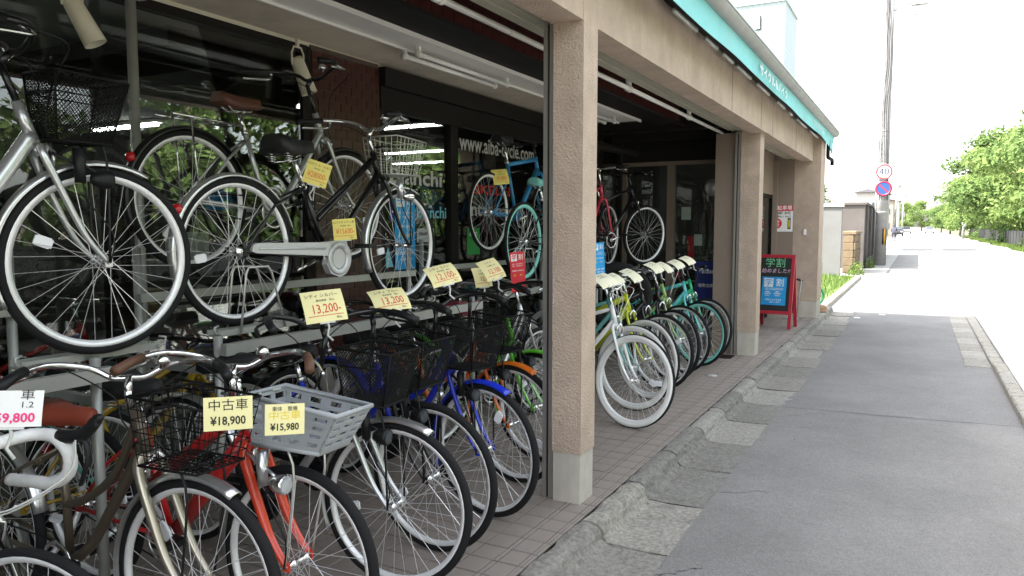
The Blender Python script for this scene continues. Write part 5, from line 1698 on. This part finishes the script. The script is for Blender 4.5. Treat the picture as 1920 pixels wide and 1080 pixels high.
# ------------------------------------------------------------------ beyond the shop, left side
rg = random.Random(21)
gr = MB()
for k in range(5200):
    x, y = rg.uniform(-4.6, -1.62), rg.uniform(14.6, 24.4)
    hgt = rg.uniform(0.05, 0.14)
    a = rg.uniform(0, 6.28)
    dx, dy = math.cos(a) * 0.012, math.sin(a) * 0.012
    lx, ly = rg.uniform(-0.04, 0.04), rg.uniform(-0.04, 0.04)
    gr.add([(x - dx, y - dy, -0.04), (x + dx, y + dy, -0.04), (x + lx, y + ly, hgt - 0.03)], [(0, 1, 2)])
tag(put('grass', gr, M['grassm']), 'bright lawn strip between the shop and the grey wall', 'grass', kind='stuff')
tag(sheet('lawn', -9, -1.60, 14.32, 24.6, -0.045, mat('lawn_soil', (0.10, 0.15, 0.04), 0.95, var=0.3, vscale=5)), kind='structure')
ek = empty('edging_kerb', (-1.52, 14.4, 0))
tag(ek, 'low pale kerb stones edging the lawn', 'kerb')
for k in range(13):
    put('kerb_stone', stone(-0.07, 0.07, 0.006 + k * 0.8, 0.794 + k * 0.8, -0.12, -0.02, 900 + k), M['kerb'], ek)

gw = empty('garden_wall', (-2.05, 24.7, -0.1))
tag(gw, 'plain grey rendered wall end with a pale coping beyond the lawn', 'wall')
put('wall', MB().box(-3.5, 0, 0, 0.22, 0, 2.15), M['greywall'], gw)
put('coping', MB().bbox(-3.55, 0.05, -0.05, 0.27, 2.152, 2.25, 0.01), M['plinth'], gw)
ow = empty('stone_wall', (-1.85, 27.2, -0.1))
tag(ow, 'low ochre stone block wall beyond the grey wall', 'wall')
put('core', MB().box(-0.32, -0.03, 0.02, 2.75, 0, 1.27), M['rgrout'], ow)
for r in range(5):
    for k in range(7):
        y0 = 0.02 + k * 0.4 - (0.2 if r % 2 else 0)
        a, b = max(0.0, y0), min(2.78, y0 + 0.385)
        if b - a > 0.05:
            put('block', MB().bbox(-0.03, 0.012 + rg.uniform(0, 0.02), a, b, r * 0.26, r * 0.26 + 0.245, 0.012), M['ochre'], ow)
    put('block', MB().bbox(-0.34, -0.032, -0.01 - rg.uniform(0, 0.015), 0.018, r * 0.26, r * 0.26 + 0.245, 0.01), M['ochre'], ow)
put('cap_stone', MB().bbox(-0.36, 0.05, -0.04, 2.82, 1.302, 1.40, 0.02), M['ochre'], ow)
dg_ = empty('concrete_wall', (-1.75, 30.4, -0.1))
tag(dg_, 'tall weathered dark concrete wall before the utility pole', 'wall')
put('wall', MB().box(-2.6, 0, 0, 0.3, 0, 2.35).box(-0.3, 0.0, 0.3, 16, 0, 2.35), M['darkwall'], dg_)
put('coping', MB().bbox(-2.65, 0.06, -0.06, 0.36, 2.352, 2.45, 0.02).bbox(-0.36, 0.06, 0.365, 16.05, 2.352, 2.45, 0.02), M['darkwall'], dg_)
for k in range(6):
    put('pilaster', MB().box(0.002, 0.07, 0.6 + k * 2.4, 0.95 + k * 2.4, 0, 2.34), M['darkwall'], dg_)
put('footing', MB().box(0.072, 0.14, 0.4, 16, 0, 0.35), M['greywall'], dg_)
# parked car nose behind the stone wall and a fence
wf = empty('picket_fence', (-3.4, 26.6, -0.1))
tag(wf, 'white picket fence between the grey wall and stone wall', 'fence')
for k in range(9):
    put('picket', MB().box(k * 0.12, k * 0.12 + 0.05, 0, 0.03, 0, 1.35), M['signwhite'], wf)
put('rail', MB().box(-0.02, 1.1, 0.031, 0.06, 0.95, 1.02), M['signwhite'], wf)


# ------------------------------------------------------------------ vehicles
def car(label, loc, rz, paint, boxy=False):
    r = empty('parked_car', loc, (0, 0, R_(rz)))
    tag(r, label, 'car', 'cars far down the road')
    L, W = 4.0, 1.62
    prof = [(-2.0, 0.35), (-2.02, 0.75), (-1.95, 0.95), (-1.75, 1.45), (-1.4, 1.52), (0.35, 1.50), (1.05, 1.02), (1.8, 0.88), (1.98, 0.70), (2.0, 0.35)]
    rows = [[(x, s * W / 2 * (0.86 if z > 1.2 else 1.0), z) for (x, z) in prof] for s in (-1, 1)]
    mb = MB()
    mb.grid(rows, False, True)
    k = len(prof)
    mb.add(rows[0], [tuple(range(k - 1, -1, -1))])
    mb.add(rows[1], [tuple(range(k))])
    put('body', mb, M[paint], r)
    put('windscreen', MB().quad((0.42, -0.62, 1.46), (1.02, -0.72, 1.06), (1.02, 0.72, 1.06), (0.42, 0.62, 1.46)).warp(lambda x, y, z: (x + 0.02, y, z + 0.02)), M['winglass'], r)
    put('rear_window', MB().quad((-1.94, -0.70, 0.99), (-1.78, -0.62, 1.40), (-1.78, 0.62, 1.40), (-1.94, 0.70, 0.99)).warp(lambda x, y, z: (x - 0.02, y, z + 0.01)), M['winglass'], r)
    for s in (-1, 1):
        put('side_window', MB().quad((-1.6, s * 0.775, 1.0), (0.8, s * 0.775, 1.0), (0.3, s * 0.71, 1.42), (-1.5, s * 0.71, 1.42)).warp(lambda x, y, z: (x, y + s * 0.03, z)), M['winglass'], r)
        put('headlight', MB().obox((1.95, s * 0.6, 0.72), (0.08, 0.3, 0.14)), M['lens'], r)
        put('tail_light', MB().obox((-2.0, s * 0.68, 0.85), (0.06, 0.16, 0.28)), M['redlens'], r)
        for x in (-1.25, 1.3):
            wv = put('wheel', MB().ring([(0.30, -0.1), (0.30, 0.1), (0.17, 0.1), (0.17, -0.1)], 20), M['rubber'], r, T(x, s * 0.74, 0.30))
            put('hub_cap', MB().lathe([(0.17, -0.09), (0.17, 0.09)], 16, (0, 0, 0), 'y'), M['alu'], wv)
    put('bumper', MB().box(1.9, 2.06, -0.78, 0.78, 0.28, 0.45), M['black'], r)
    return r


car('black car parked far down the road on the left', (-3.0, 140, -0.1), -90, 'carblack')
car('white car parked behind the black one far down the road', (-2.2, 185, -0.1), -90, 'carwhite')
car('silver car coming along the far end of the road', (2.2, 190, -0.1), -90, 'carsilver')

# cyclist riding away
cy = bicycle('grey bicycle ridden away along the left side of the far road', (-2.05, 81.6), 90, z=-0.1, color='silverp', frame='step', bar='city', tail=True, stand=False, basket='wire', name='bicycle')
pv = [(0, 0, 0.93), (0, 0.05, 1.12), (0, 0.13, 1.34), (0, 0.18, 1.46), (0, 0.20, 1.60), (0, 0.21, 1.68),
      (-0.18, 0.14, 1.40), (-0.22, 0.36, 1.22), (-0.24, 0.52, 1.06), (0.18, 0.14, 1.40), (0.22, 0.36, 1.22), (0.24, 0.52, 1.06),
      (-0.11, 0.02, 0.90), (-0.12, 0.36, 0.76), (-0.10, 0.22, 0.34), (-0.10, 0.32, 0.28), (0.11, 0.02, 0.90), (0.12, 0.30, 0.62), (0.10, 0.10, 0.22), (0.10, 0.20, 0.16)]
pe = [(0, 1), (1, 2), (2, 3), (3, 4), (4, 5), (2, 6), (6, 7), (7, 8), (2, 9), (9, 10), (10, 11), (0, 12), (12, 13), (13, 14), (14, 15), (0, 16), (16, 17), (17, 18), (18, 19)]
prd = [0.16, 0.15, 0.17, 0.06, 0.10, 0.085, 0.075, 0.05, 0.04, 0.075, 0.05, 0.04, 0.10, 0.075, 0.05, 0.04, 0.10, 0.075, 0.05, 0.04]
pm = bpy.data.meshes.new('person')
pm.from_pydata(pv, pe, [])
pm.update()
po = link('person', pm, M['cloth'], None, T(-2.05, 80.78, -0.1))
md = po.modifiers.new('skin', 'SKIN')
for i, r in enumerate(prd):
    pm.skin_vertices[0].data[i].radius = (r, r)
pm.skin_vertices[0].data[0].use_root = True
po.modifiers.new('sub', 'SUBSURF').levels = 1
po.modifiers['sub'].render_levels = 1
tag(po, 'person in dark clothes riding a bicycle away down the road', 'person')
put('head', MB().lathe([(0.0, -0.12), (0.06, -0.10), (0.09, 0.0), (0.085, 0.07), (0.0, 0.12)], 14, (0, 0.215, 1.64)), M['blackp'], po)


# ------------------------------------------------------------------ poles and signs
up = empty('utility_pole', (-1.33, 33.6, -0.1))
tag(up, 'thick concrete utility pole carrying two round road signs', 'utility pole')
put('shaft', MB().tube([(0, 0, 0), (0, 0, 5), (0, 0, 15)], [0.235, 0.21, 0.165], 20), M['concrete'], up)
for zz in (2.1, 4.0, 5.3, 7.4, 9.2):
    put('band', MB().tube([(0, 0, zz), (0, 0, zz + 0.06)], 0.238 - zz * 0.0055, 20), M['rackm'], up)
cbp = MB()
for k in range(5):
    a = 0.5 + k * 0.35
    cbp.tube(smooth_path([(0.24 * math.cos(a), -0.24 * math.sin(a) * 0.9, 2.6), (0.22 * math.cos(a + 0.5), -0.22, 6.0), (0.21 * math.cos(a), -0.21, 8.2), (0.2 * math.cos(a + 1), -0.2, 11), (0.18 * math.cos(a), -0.17, 14)], 6), 0.012, 5)
tag(put('cables', cbp, M['black'], up), kind='stuff')
put('riser_pipe', MB().tube([(-0.22, -0.12, 0), (-0.20, -0.12, 5)], 0.035, 8), M['rackm'], up)
put('step_bolt', MB().tube([(0.17, -0.1, 6.5), (0.40, -0.12, 6.5)], 0.012, 6), M['rackm'], up)
put('step_bolt', MB().tube([(0.15, -0.1, 9.6), (0.55, -0.14, 9.6)], 0.014, 6), M['rackm'], up)
arm = put('lamp_arm', MB().tube([(0, 0, 9.9), (0.5, -0.05, 10.15), (0.75, -0.05, 10.18)], 0.035, 8), M['rackm'], up)
put('lamp_head', MB().obox((1.05, -0.05, 10.2), (0.6, 0.3, 0.22)).obox((1.0, -0.05, 9.9), (0.18, 0.18, 0.35)), M['rackm'], arm)
for zz in (11.2, 12.2):
    ca_ = put('crossarm', MB().box(-0.9, 1.3, -0.3, -0.2, zz, zz + 0.1), M['rackm'], up)
    for xx in (-0.8, -0.3, 0.5, 0.9, 1.2):
        put('insulator', MB().lathe([(0.05, 0), (0.07, 0.05), (0.04, 0.08), (0.06, 0.12), (0.03, 0.2)], 10, (xx, -0.25, zz + 0.1)), M['whitep'], ca_)
hzp = put('hazard_plate', MB().ring([(0.243, -0.32), (0.243, 0.32), (0.236, 0.32), (0.236, -0.32)], 6, (0, 0, 0), R_(28), R_(72)), M['black'], up, T(0, 0, 1.15) @ Matrix.Rotation(R_(90), 4, 'X'))
put('hazard_stripe', MB().ring([(0.247, -0.32), (0.247, 0.32), (0.244, 0.32), (0.244, -0.32)], 4, (0, 0, 0), R_(42), R_(60)), mat('hazard_yellow', (0.5, 0.27, 0.02), 0.5), hzp)
sg = empty('speed_sign', (-1.28, 33.33, 3.62))
tag(sg, 'round white speed limit sign reading 40 with red border', 'road sign')
ringf = lambda r0, r1, y: MB().ring([(r1, y), (r1, y - 0.004), (r0, y - 0.004), (r0, y)], 36)
put('plate', MB().lathe([(0.31, 0.0), (0.31, 0.006)], 36, (0, 0, 0), 'y'), M['signwhite'], sg)
put('border', ringf(0.245, 0.297, -0.001), M['signred'], sg)
put('lettering', text_mb('40', 0.36, bold=0.0, sx=1.05), mat('sign_ink', (0.004, 0.012, 0.05), 0.6), sg, frame_mtx((0, -0.004, 0), (1, 0, 0), (0, 0, 1)))
put('bracket', MB().box(-0.03, 0.03, 0.007, 0.1, -0.05, 0.05), M['rackm'], sg)
s2 = empty('no_parking_sign', (-1.28, 33.33, 2.96))
tag(s2, 'round blue no-parking sign with red border and diagonal bar', 'road sign')
put('plate', MB().lathe([(0.31, 0.0), (0.31, 0.006)], 36, (0, 0, 0), 'y'), M['signblue'], s2)
put('border', ringf(0.235, 0.30, -0.001), M['signred'], s2)
put('diagonal_bar', MB().obox((0, -0.004, 0), (0.46, 0.003, 0.055), Matrix.Rotation(R_(45), 3, 'Y')), M['signred'], s2)
put('bracket', MB().box(-0.03, 0.03, 0.007, 0.1, -0.05, 0.05), M['rackm'], s2)


def far_pole(loc, h, r, lab, arms=True):
    p = empty('far_utility_pole', loc)
    tag(p, lab, 'utility pole', 'thin poles far down the road')
    put('shaft', MB().tube([(0, 0, 0), (0, 0, h)], [r, r * 0.7], 10), M['concrete'], p)
    if arms:
        put('crossarm', MB().box(-0.8, 0.8, -0.05, 0.05, h - 0.9, h - 0.8), M['rackm'], p)
        put('transformer', MB().tube([(0.35, 0, h - 2.4), (0.35, 0, h - 1.6)], 0.25, 10), M['rackm'], p)
    return p


far_pole((-3.6, 96, -0.1), 9.5, 0.17, 'thin utility pole just right of the thick pole')
far_pole((-3.2, 132, -0.1), 10, 0.17, 'utility pole by the far white house')
far_pole((-2.9, 172, -0.1), 10, 0.17, 'most distant utility pole on the left side')
far_pole((5.0, 110, -0.1), 5.0, 0.16, 'pole with a small white notice before the tree row', False)
far_pole((9.2, 76, -0.1), 15.2, 0.13, 'tall thin mast rising above the roadside trees', False)
far_pole((-9.5, 38, -0.1), 8.5, 0.06, 'thin antenna mast above the shop roof end', False)
tag(put('pole_notice', MB().box(4.78, 5.2, 109.8, 109.83, 1.5, 2.1), M['signwhite']), 'small white notice strapped to a pole before the trees', 'notice')
wr = [((-1.2, 33.4, 12.3), (-3.4, 96, 9.0)), ((-2.0, 33.4, 12.3), (-3.8, 96, 9.0)), ((-0.3, 33.4, 11.3), (-3.0, 96, 8.6)), ((-1.2, 33.4, 11.3), (-8, -40, 9.5)), ((-1.6, 33.5, 7.6), (-9.5, 38, 6.0))]
wr += [((-1.3, 33.4, 10.6), (2.0, -40, 9.0)), ((-0.6, 33.4, 12.3), (1.5, -40, 11.0)), ((-1.2, 33.5, 8.2), (-12, 52, 9.0))]
for i, (a, b) in enumerate(wr):
    a, b = Vector(a), Vector(b)
    pts = [a.lerp(b, t / 10) + Vector((0, 0, -1.0 * 4 * (t / 10) * (1 - t / 10))) for t in range(11)]
    tag(put('overhead_wire', MB().tube(pts, 0.011, 4), M['black']), ['upper right overhead wire running from the thick pole down the road', 'upper left overhead wire running from the thick pole down the road', 'lower overhead wire running from the thick pole down the road', 'overhead wire running from the thick pole back over the shop', 'short overhead wire from the thick pole to the antenna mast', 'lower overhead wire passing high over the road toward the viewer', 'upper overhead wire passing high over the road toward the viewer', 'overhead wire from the thick pole to the tiled tower block'][i], 'wire', 'overhead wires')


# ------------------------------------------------------------------ houses
def house(lab, x0, x1, y0, y1, h, m, roofh=1.2, wins=(), flat=False, group='houses far down the road'):
    r = empty('house', ((x0 + x1) / 2, (y0 + y1) / 2, -0.12))
    tag(r, lab, 'house', group)
    I = T(-(x0 + x1) / 2, -(y0 + y1) / 2, 0.12)
    put('wall', MB().box(x0, x1, y0, y1, -0.12, h), M[m], r, I)
    if flat:
        put('roof', MB().bbox(x0 - 0.3, x1 + 0.3, y0 - 0.3, y1 + 0.3, h + 0.002, h + 0.25, 0.02), M['roofg'], r, I)
    else:
        xm = (x0 + x1) / 2
        put('roof', MB().add([(x0 - 0.4, y0 - 0.4, h), (xm, y0 - 0.4, h + roofh), (x1 + 0.4, y0 - 0.4, h), (x0 - 0.4, y1 + 0.4, h), (xm, y1 + 0.4, h + roofh), (x1 + 0.4, y1 + 0.4, h)],
                             [(0, 1, 2), (5, 4, 3), (0, 3, 4, 1), (1, 4, 5, 2), (2, 5, 3, 0)]), M['rooftile'], r, I)
    for (face, a, b, z0, z1) in wins:
        if face == 'y':
            f = put('window', MB().box(a - 0.08, b + 0.08, y0 - 0.06, y0 - 0.002, z0 - 0.08, z1 + 0.08), M['rackm'], r, I)
            put('pane', MB().box(a, b, y0 - 0.075, y0 - 0.062, z0, z1), M['winglass'], f)
        else:
            f = put('window', MB().box(x1 + 0.002, x1 + 0.06, a - 0.08, b + 0.08, z0 - 0.08, z1 + 0.08), M['rackm'], r, I)
            put('pane', MB().box(x1 + 0.062, x1 + 0.075, a, b, z0, z1), M['winglass'], f)
    return r


w2 = lambda x0, x1, hs, n: [('y', x0 + (x1 - x0) * (k + 0.25) / n, x0 + (x1 - x0) * (k + 0.75) / n, z, z + 1.2) for z in hs for k in range(n)]
house('white house with balconies just right of the thick pole', -8.4, -5.4, 125, 134, 6.6, 'house1', 0.5, w2(-8.2, -5.6, (1, 3.9), 3) + [('x', 126, 128, 1, 2.2), ('x', 126, 128, 3.9, 5.1), ('x', 130, 132, 3.9, 5.1)])
house('grey house second along the far left side', -8.6, -5.0, 150, 160, 7.4, 'house2', 0.5, w2(-8.4, -5.2, (1, 4), 3) + [('x', 152, 155, 4, 5.2)])
house('tan house third along the far left side', -9, -4.8, 176, 188, 7.0, 'house3', 0.5, w2(-8.8, -5, (1, 4), 3), group='houses far down the road')
house('white flat house fourth along the far left side', -12, -4.6, 215, 230, 8.0, 'house1', 0, w2(-8.8, -5, (1, 4), 3), True)
house('low house with broad flat eaves behind the grey wall', -14, -5.6, 41, 50, 2.95, 'house3', 0, w2(-9.5, -5.8, (1.3,), 3), True, group=None)

tb_ = empty('tiled_tower_block', (-15, 52.5, -0.15))
tag(tb_, 'pale turquoise tiled tower block rising behind the shop roof', 'building')
pw = mat('pale_tile_grid', (0.58, 0.72, 0.72), 0.5)
t = pw.node_tree
p = t.nodes['Principled BSDF']
br = t.nodes.new('ShaderNodeTexBrick')
br.offset = 0.0
br.inputs['Color1'].default_value = (0.28, 0.345, 0.355, 1)
br.inputs['Color2'].default_value = (0.265, 0.33, 0.34, 1)
br.inputs['Mortar'].default_value = (0.20, 0.265, 0.28, 1)
br.inputs['Scale'].default_value = 1.0
br.inputs['Mortar Size'].default_value = 0.02
br.inputs['Brick Width'].default_value = 0.35
br.inputs['Row Height'].default_value = 0.35
tc = t.nodes.new('ShaderNodeTexCoord')
mp = t.nodes.new('ShaderNodeMapping')
mp.inputs['Rotation'].default_value = (R_(90), 0, 0)
t.links.new(tc.outputs['Object'], mp.inputs['Vector'])
t.links.new(mp.outputs['Vector'], br.inputs['Vector'])
t.links.new(br.outputs['Color'], p.inputs['Base Color'])
put('wall', MB().box(-9, 7.2, -2.5, 2.5, 0, 15.6), pw, tb_)
for (xa, xb, za, zb) in ((5.0, 5.75, 14.0, 14.85), (2.6, 3.35, 14.0, 14.85), (5.0, 5.75, 11.0, 11.85)):
    f = put('window', MB().box(xa, xb, -2.56, -2.502, za, zb), M['dark'], tb_)
    put('pane', MB().box(xa + 0.05, xb - 0.05, -2.58, -2.562, za + 0.05, zb - 0.05), M['lens'], f)
put('parapet', MB().box(-9.1, 7.3, -2.6, 2.6, 15.602, 15.8), M['palebldg'], tb_)


# ------------------------------------------------------------------ trees across the road
def tree_meshes(seed, H, RX, leaves, size):
    r = random.Random(seed)
    tr = MB()
    base = H * 0.26
    tr.tube(smooth_path([(0, 0, -0.2), (r.uniform(-.15, .15), r.uniform(-.15, .15), base * 0.6), (r.uniform(-.3, .3), r.uniform(-.3, .3), base * 1.3)], 3), [0.26, 0.24, 0.22, 0.2, 0.19, 0.18, 0.16], 10)
    cr = MB()
    cl = []
    for k in range(34):
        a = r.uniform(0, 2 * PI)
        q = math.sqrt(r.random())
        zz = r.uniform(0.02, 1.0)
        wz = math.sin(PI * min(1, 0.18 + zz * 0.80)) ** 0.7
        c = Vector((math.cos(a) * RX * q * wz, math.sin(a) * RX * q * wz, base * 0.75 + (H - base) * zz * 0.93))
        cl.append((c, r.uniform(0.55, 1.05) * RX * 0.33))
    for (c, rad) in cl[:14]:
        tr.tube(smooth_path([(0, 0, base * r.uniform(0.8, 1.25)), (c.x * 0.45, c.y * 0.45, base + (c.z - base) * 0.45 + 0.2), tuple(c)], 3), [0.12, 0.10, 0.085, 0.07, 0.055, 0.045, 0.03], 6)
    per = leaves // len(cl)
    for (c, rad) in cl:
        for k in range(per):
            d = Vector((r.gauss(0, 1), r.gauss(0, 1), r.gauss(0, 1))).normalized()
            p = c + Vector((d.x * rad * 1.25, d.y * rad * 1.25, d.z * rad * 0.75)) * (r.random() ** 0.45)
            nn = (d + Vector((r.gauss(0, 0.6), r.gauss(0, 0.6), r.gauss(0.5, 0.6)))).normalized()
            t1 = nn.orthogonal().normalized()
            t1 = Matrix.Rotation(r.uniform(0, 6.28), 3, nn) @ t1
            t2 = nn.cross(t1)
            s = size * r.uniform(0.6, 1.3)
            cr.add([p - t1 * s, p - t2 * s * 0.45 + nn * s * 0.12, p + t1 * s, p + t2 * s * 0.45 + nn * s * 0.12], [(0, 1, 2, 3)])
    return tr.mesh('trunk'), cr.mesh('crown')


TV = [tree_meshes(5, 9.4, 4.3, 9500, 0.19), tree_meshes(6, 8.2, 3.9, 9500, 0.18), tree_meshes(7, 10.2, 4.6, 10500, 0.20)]


def tree(loc, v, s, rot, lab, grp, lm='leaf1', name='roadside_tree'):
    r = empty(name, loc, (0, 0, rot))
    r.scale = (s, s, s)
    tag(r, lab, 'tree', grp)
    link('trunk', TV[v][0], M['bark'], r)
    link('crown', TV[v][1], M[lm], r)
    return r


rt = random.Random(4)
GT = 'leafy trees behind the black fence'
seen = [(9.3, 57, 2, 1.12, 'nearest leafy tree behind the fence, cut by the right edge of the picture'), (8.5, 65, 0, 1.24, 'second leafy tree from the right edge, tall with a dark trunk'), (10.0, 73, 2, 1.2, 'third leafy tree from the right edge, set back'),
        (7.6, 78, 1, 1.38, 'fourth leafy tree from the right edge, arching toward the road'), (7.6, 90, 0, 1.15, 'fifth leafy tree from the right edge'), (7.3, 102, 1, 1.12, 'sixth leafy tree from the right edge'), (7.0, 116, 2, 0.9, 'seventh leafy tree from the right edge'),
        (6.8, 130, 0, 0.8, 'eighth leafy tree from the right edge'), (6.3, 150, 1, 0.85, 'ninth leafy tree from the right edge, small'), (5.8, 178, 0, 0.8, 'tenth leafy tree from the right edge, pale with distance'), (5.0, 215, 2, 0.75, 'farthest leafy tree at the end of the row')]
for i, (x, y, v, s, lab) in enumerate(seen):
    tree((x, y, -0.15), v, s, rt.uniform(0, 6), lab, GT, 'leaf1' if i % 3 else 'leaf2')
for i, (x, y, v, s) in enumerate([(9.5, -4, 0, 0.9), (10.0, 4, 1, 0.95), (9.2, 11, 2, 0.85), (10.2, 18, 0, 0.95), (9.4, 25, 1, 1.0), (10.0, 32, 2, 0.9), (9.5, 40, 0, 1.0), (9.8, 49, 1, 1.05)]):
    tree((x, y, -0.15), v, s, rt.uniform(0, 6), 'leafy tree across the road, seen only mirrored in the shop glass', 'trees mirrored in the shop glass', 'leaf1')
for i, (x, y, s, lab) in enumerate(((-4.6, 36, 0.42, 'small garden tree above the concrete wall'), (-7.5, 33, 0.45, 'small garden tree behind the grey wall'), (-3.5, 245, 0.9, 'distant green tree closing the left side of the road'), (1.0, 300, 1.2, 'distant green trees at the end of the road'))):
    tree((x, y, -0.15), i % 3, s, i, lab, None, 'leaf2' if i < 2 else 'leaf1', 'garden_tree' if i < 2 else 'distant_tree')

# bushes along the fence, weeds at kerbs
def bush(loc, rx, ry, rz, n, size, seed, lab, lm='leaf1', grp='bushes along the fence'):
    r = random.Random(seed)
    mb = MB()
    for k in range(n):
        d = Vector((r.gauss(0, 1), r.gauss(0, 1), abs(r.gauss(0, 1)))).normalized() * (r.random() ** 0.4)
        lump = 1 + 0.25 * math.sin(d.x * 7 + seed) * math.cos(d.y * 6)
        p = Vector((d.x * rx * lump, d.y * ry * lump, d.z * rz * lump))
        nn = Vector((r.gauss(0, 1), r.gauss(0, 1), r.gauss(0.6, 1))).normalized()
        t1 = nn.orthogonal().normalized()
        t2 = nn.cross(t1)
        s = size * r.uniform(0.6, 1.4)
        mb.add([p - t1 * s, p - t2 * s * 0.45, p + t1 * s, p + t2 * s * 0.45], [(0, 1, 2, 3)])
    return tag(put('bush', mb, M[lm], None, T(*loc)), lab, 'bush', grp)


for i, (y, lab) in enumerate(((54, 'bush behind the fence at the right edge'), (62, 'second bush behind the fence from the right edge'), (70, 'third bush behind the fence from the right edge'), (79, 'fourth bush behind the fence from the right edge'), (89, 'fifth bush behind the fence from the right edge'), (100, 'sixth bush behind the fence'), (113, 'seventh bush behind the fence'), (128, 'bush at the far end of the fence'))):
    bush((8.2 + (i % 3) * 0.4, y, -0.15), 2.0, 5.2, 2.6, 3600, 0.16, 60 + i, lab, 'leaf2')
for i in range(6):
    bush((9.0, -2 + i * 9, -0.15), 1.8, 5.0, 2.2, 2600, 0.16, 80 + i, 'bush across the road, seen only mirrored in the shop glass', 'leaf2', 'bushes mirrored in the shop glass')
for i, (x, y, lab) in enumerate(((-1.62, 31.2, 'weeds at the foot of the dark concrete wall'), (-1.72, 26.5, 'weeds at the foot of the ochre stone wall'), (-1.9, 14.9, 'leafy weeds climbing at the corner of the shop'))):
    bush((x, y, -0.1), 0.25, 0.6, 0.4, 260, 0.05, 90 + i, lab, 'grassm', 'weeds along the walls')
# verge and fence
vg = MB()
for k in range(9000):
    y = rg.uniform(0, 1) ** 0.6 * 135
    x = rg.uniform(5.7, 6.7) + 0.15 * math.sin(y * 0.4)
    hgt = rg.uniform(0.06, 0.3)
    a = rg.uniform(0, 6.28)
    dx, dy = math.cos(a) * 0.03, math.sin(a) * 0.03
    vg.add([(x - dx, y - dy, -0.12), (x + dx, y + dy, -0.12), (x + rg.uniform(-.08, .08), y + rg.uniform(-.08, .08), hgt - 0.1)], [(0, 1, 2)])
tag(put('verge_grass', vg, M['grassm']), 'grass and weeds growing along the foot of the black fence', 'grass', kind='stuff')
tag(sheet('verge', 6.1, 30, -40, 600, -0.105, mat('verge_soil', (0.12, 0.14, 0.06), 0.95, var=0.3, vscale=2)), kind='structure')
fc = empty('roadside_fence', (6.75, 60, -0.1))
tag(fc, 'long low black fence along the far side of the road', 'fence')
for k in range(64):
    y0 = -60 + k * 2.0
    if k % 1 == 0:
        shared('fence_panel', 'fence_panel', lambda: MB().box(-0.015, 0.015, 0.05, 1.95, 0.12, 1.22), M['fence'], fc, T(0, y0, 0))
        shared('fence_post', 'fence_post', lambda: MB().box(-0.04, 0.04, -0.04, 0.04, 0, 1.28), M['fence'], fc, T(0, y0, 0))
        shared('fence_rib', 'rib', lambda: MB().box(-0.03, -0.016, 0.05, 1.95, 1.15, 1.22).box(-0.03, -0.016, 0.05, 1.95, 0.12, 0.18), M['fence'], fc, T(0, y0, 0))
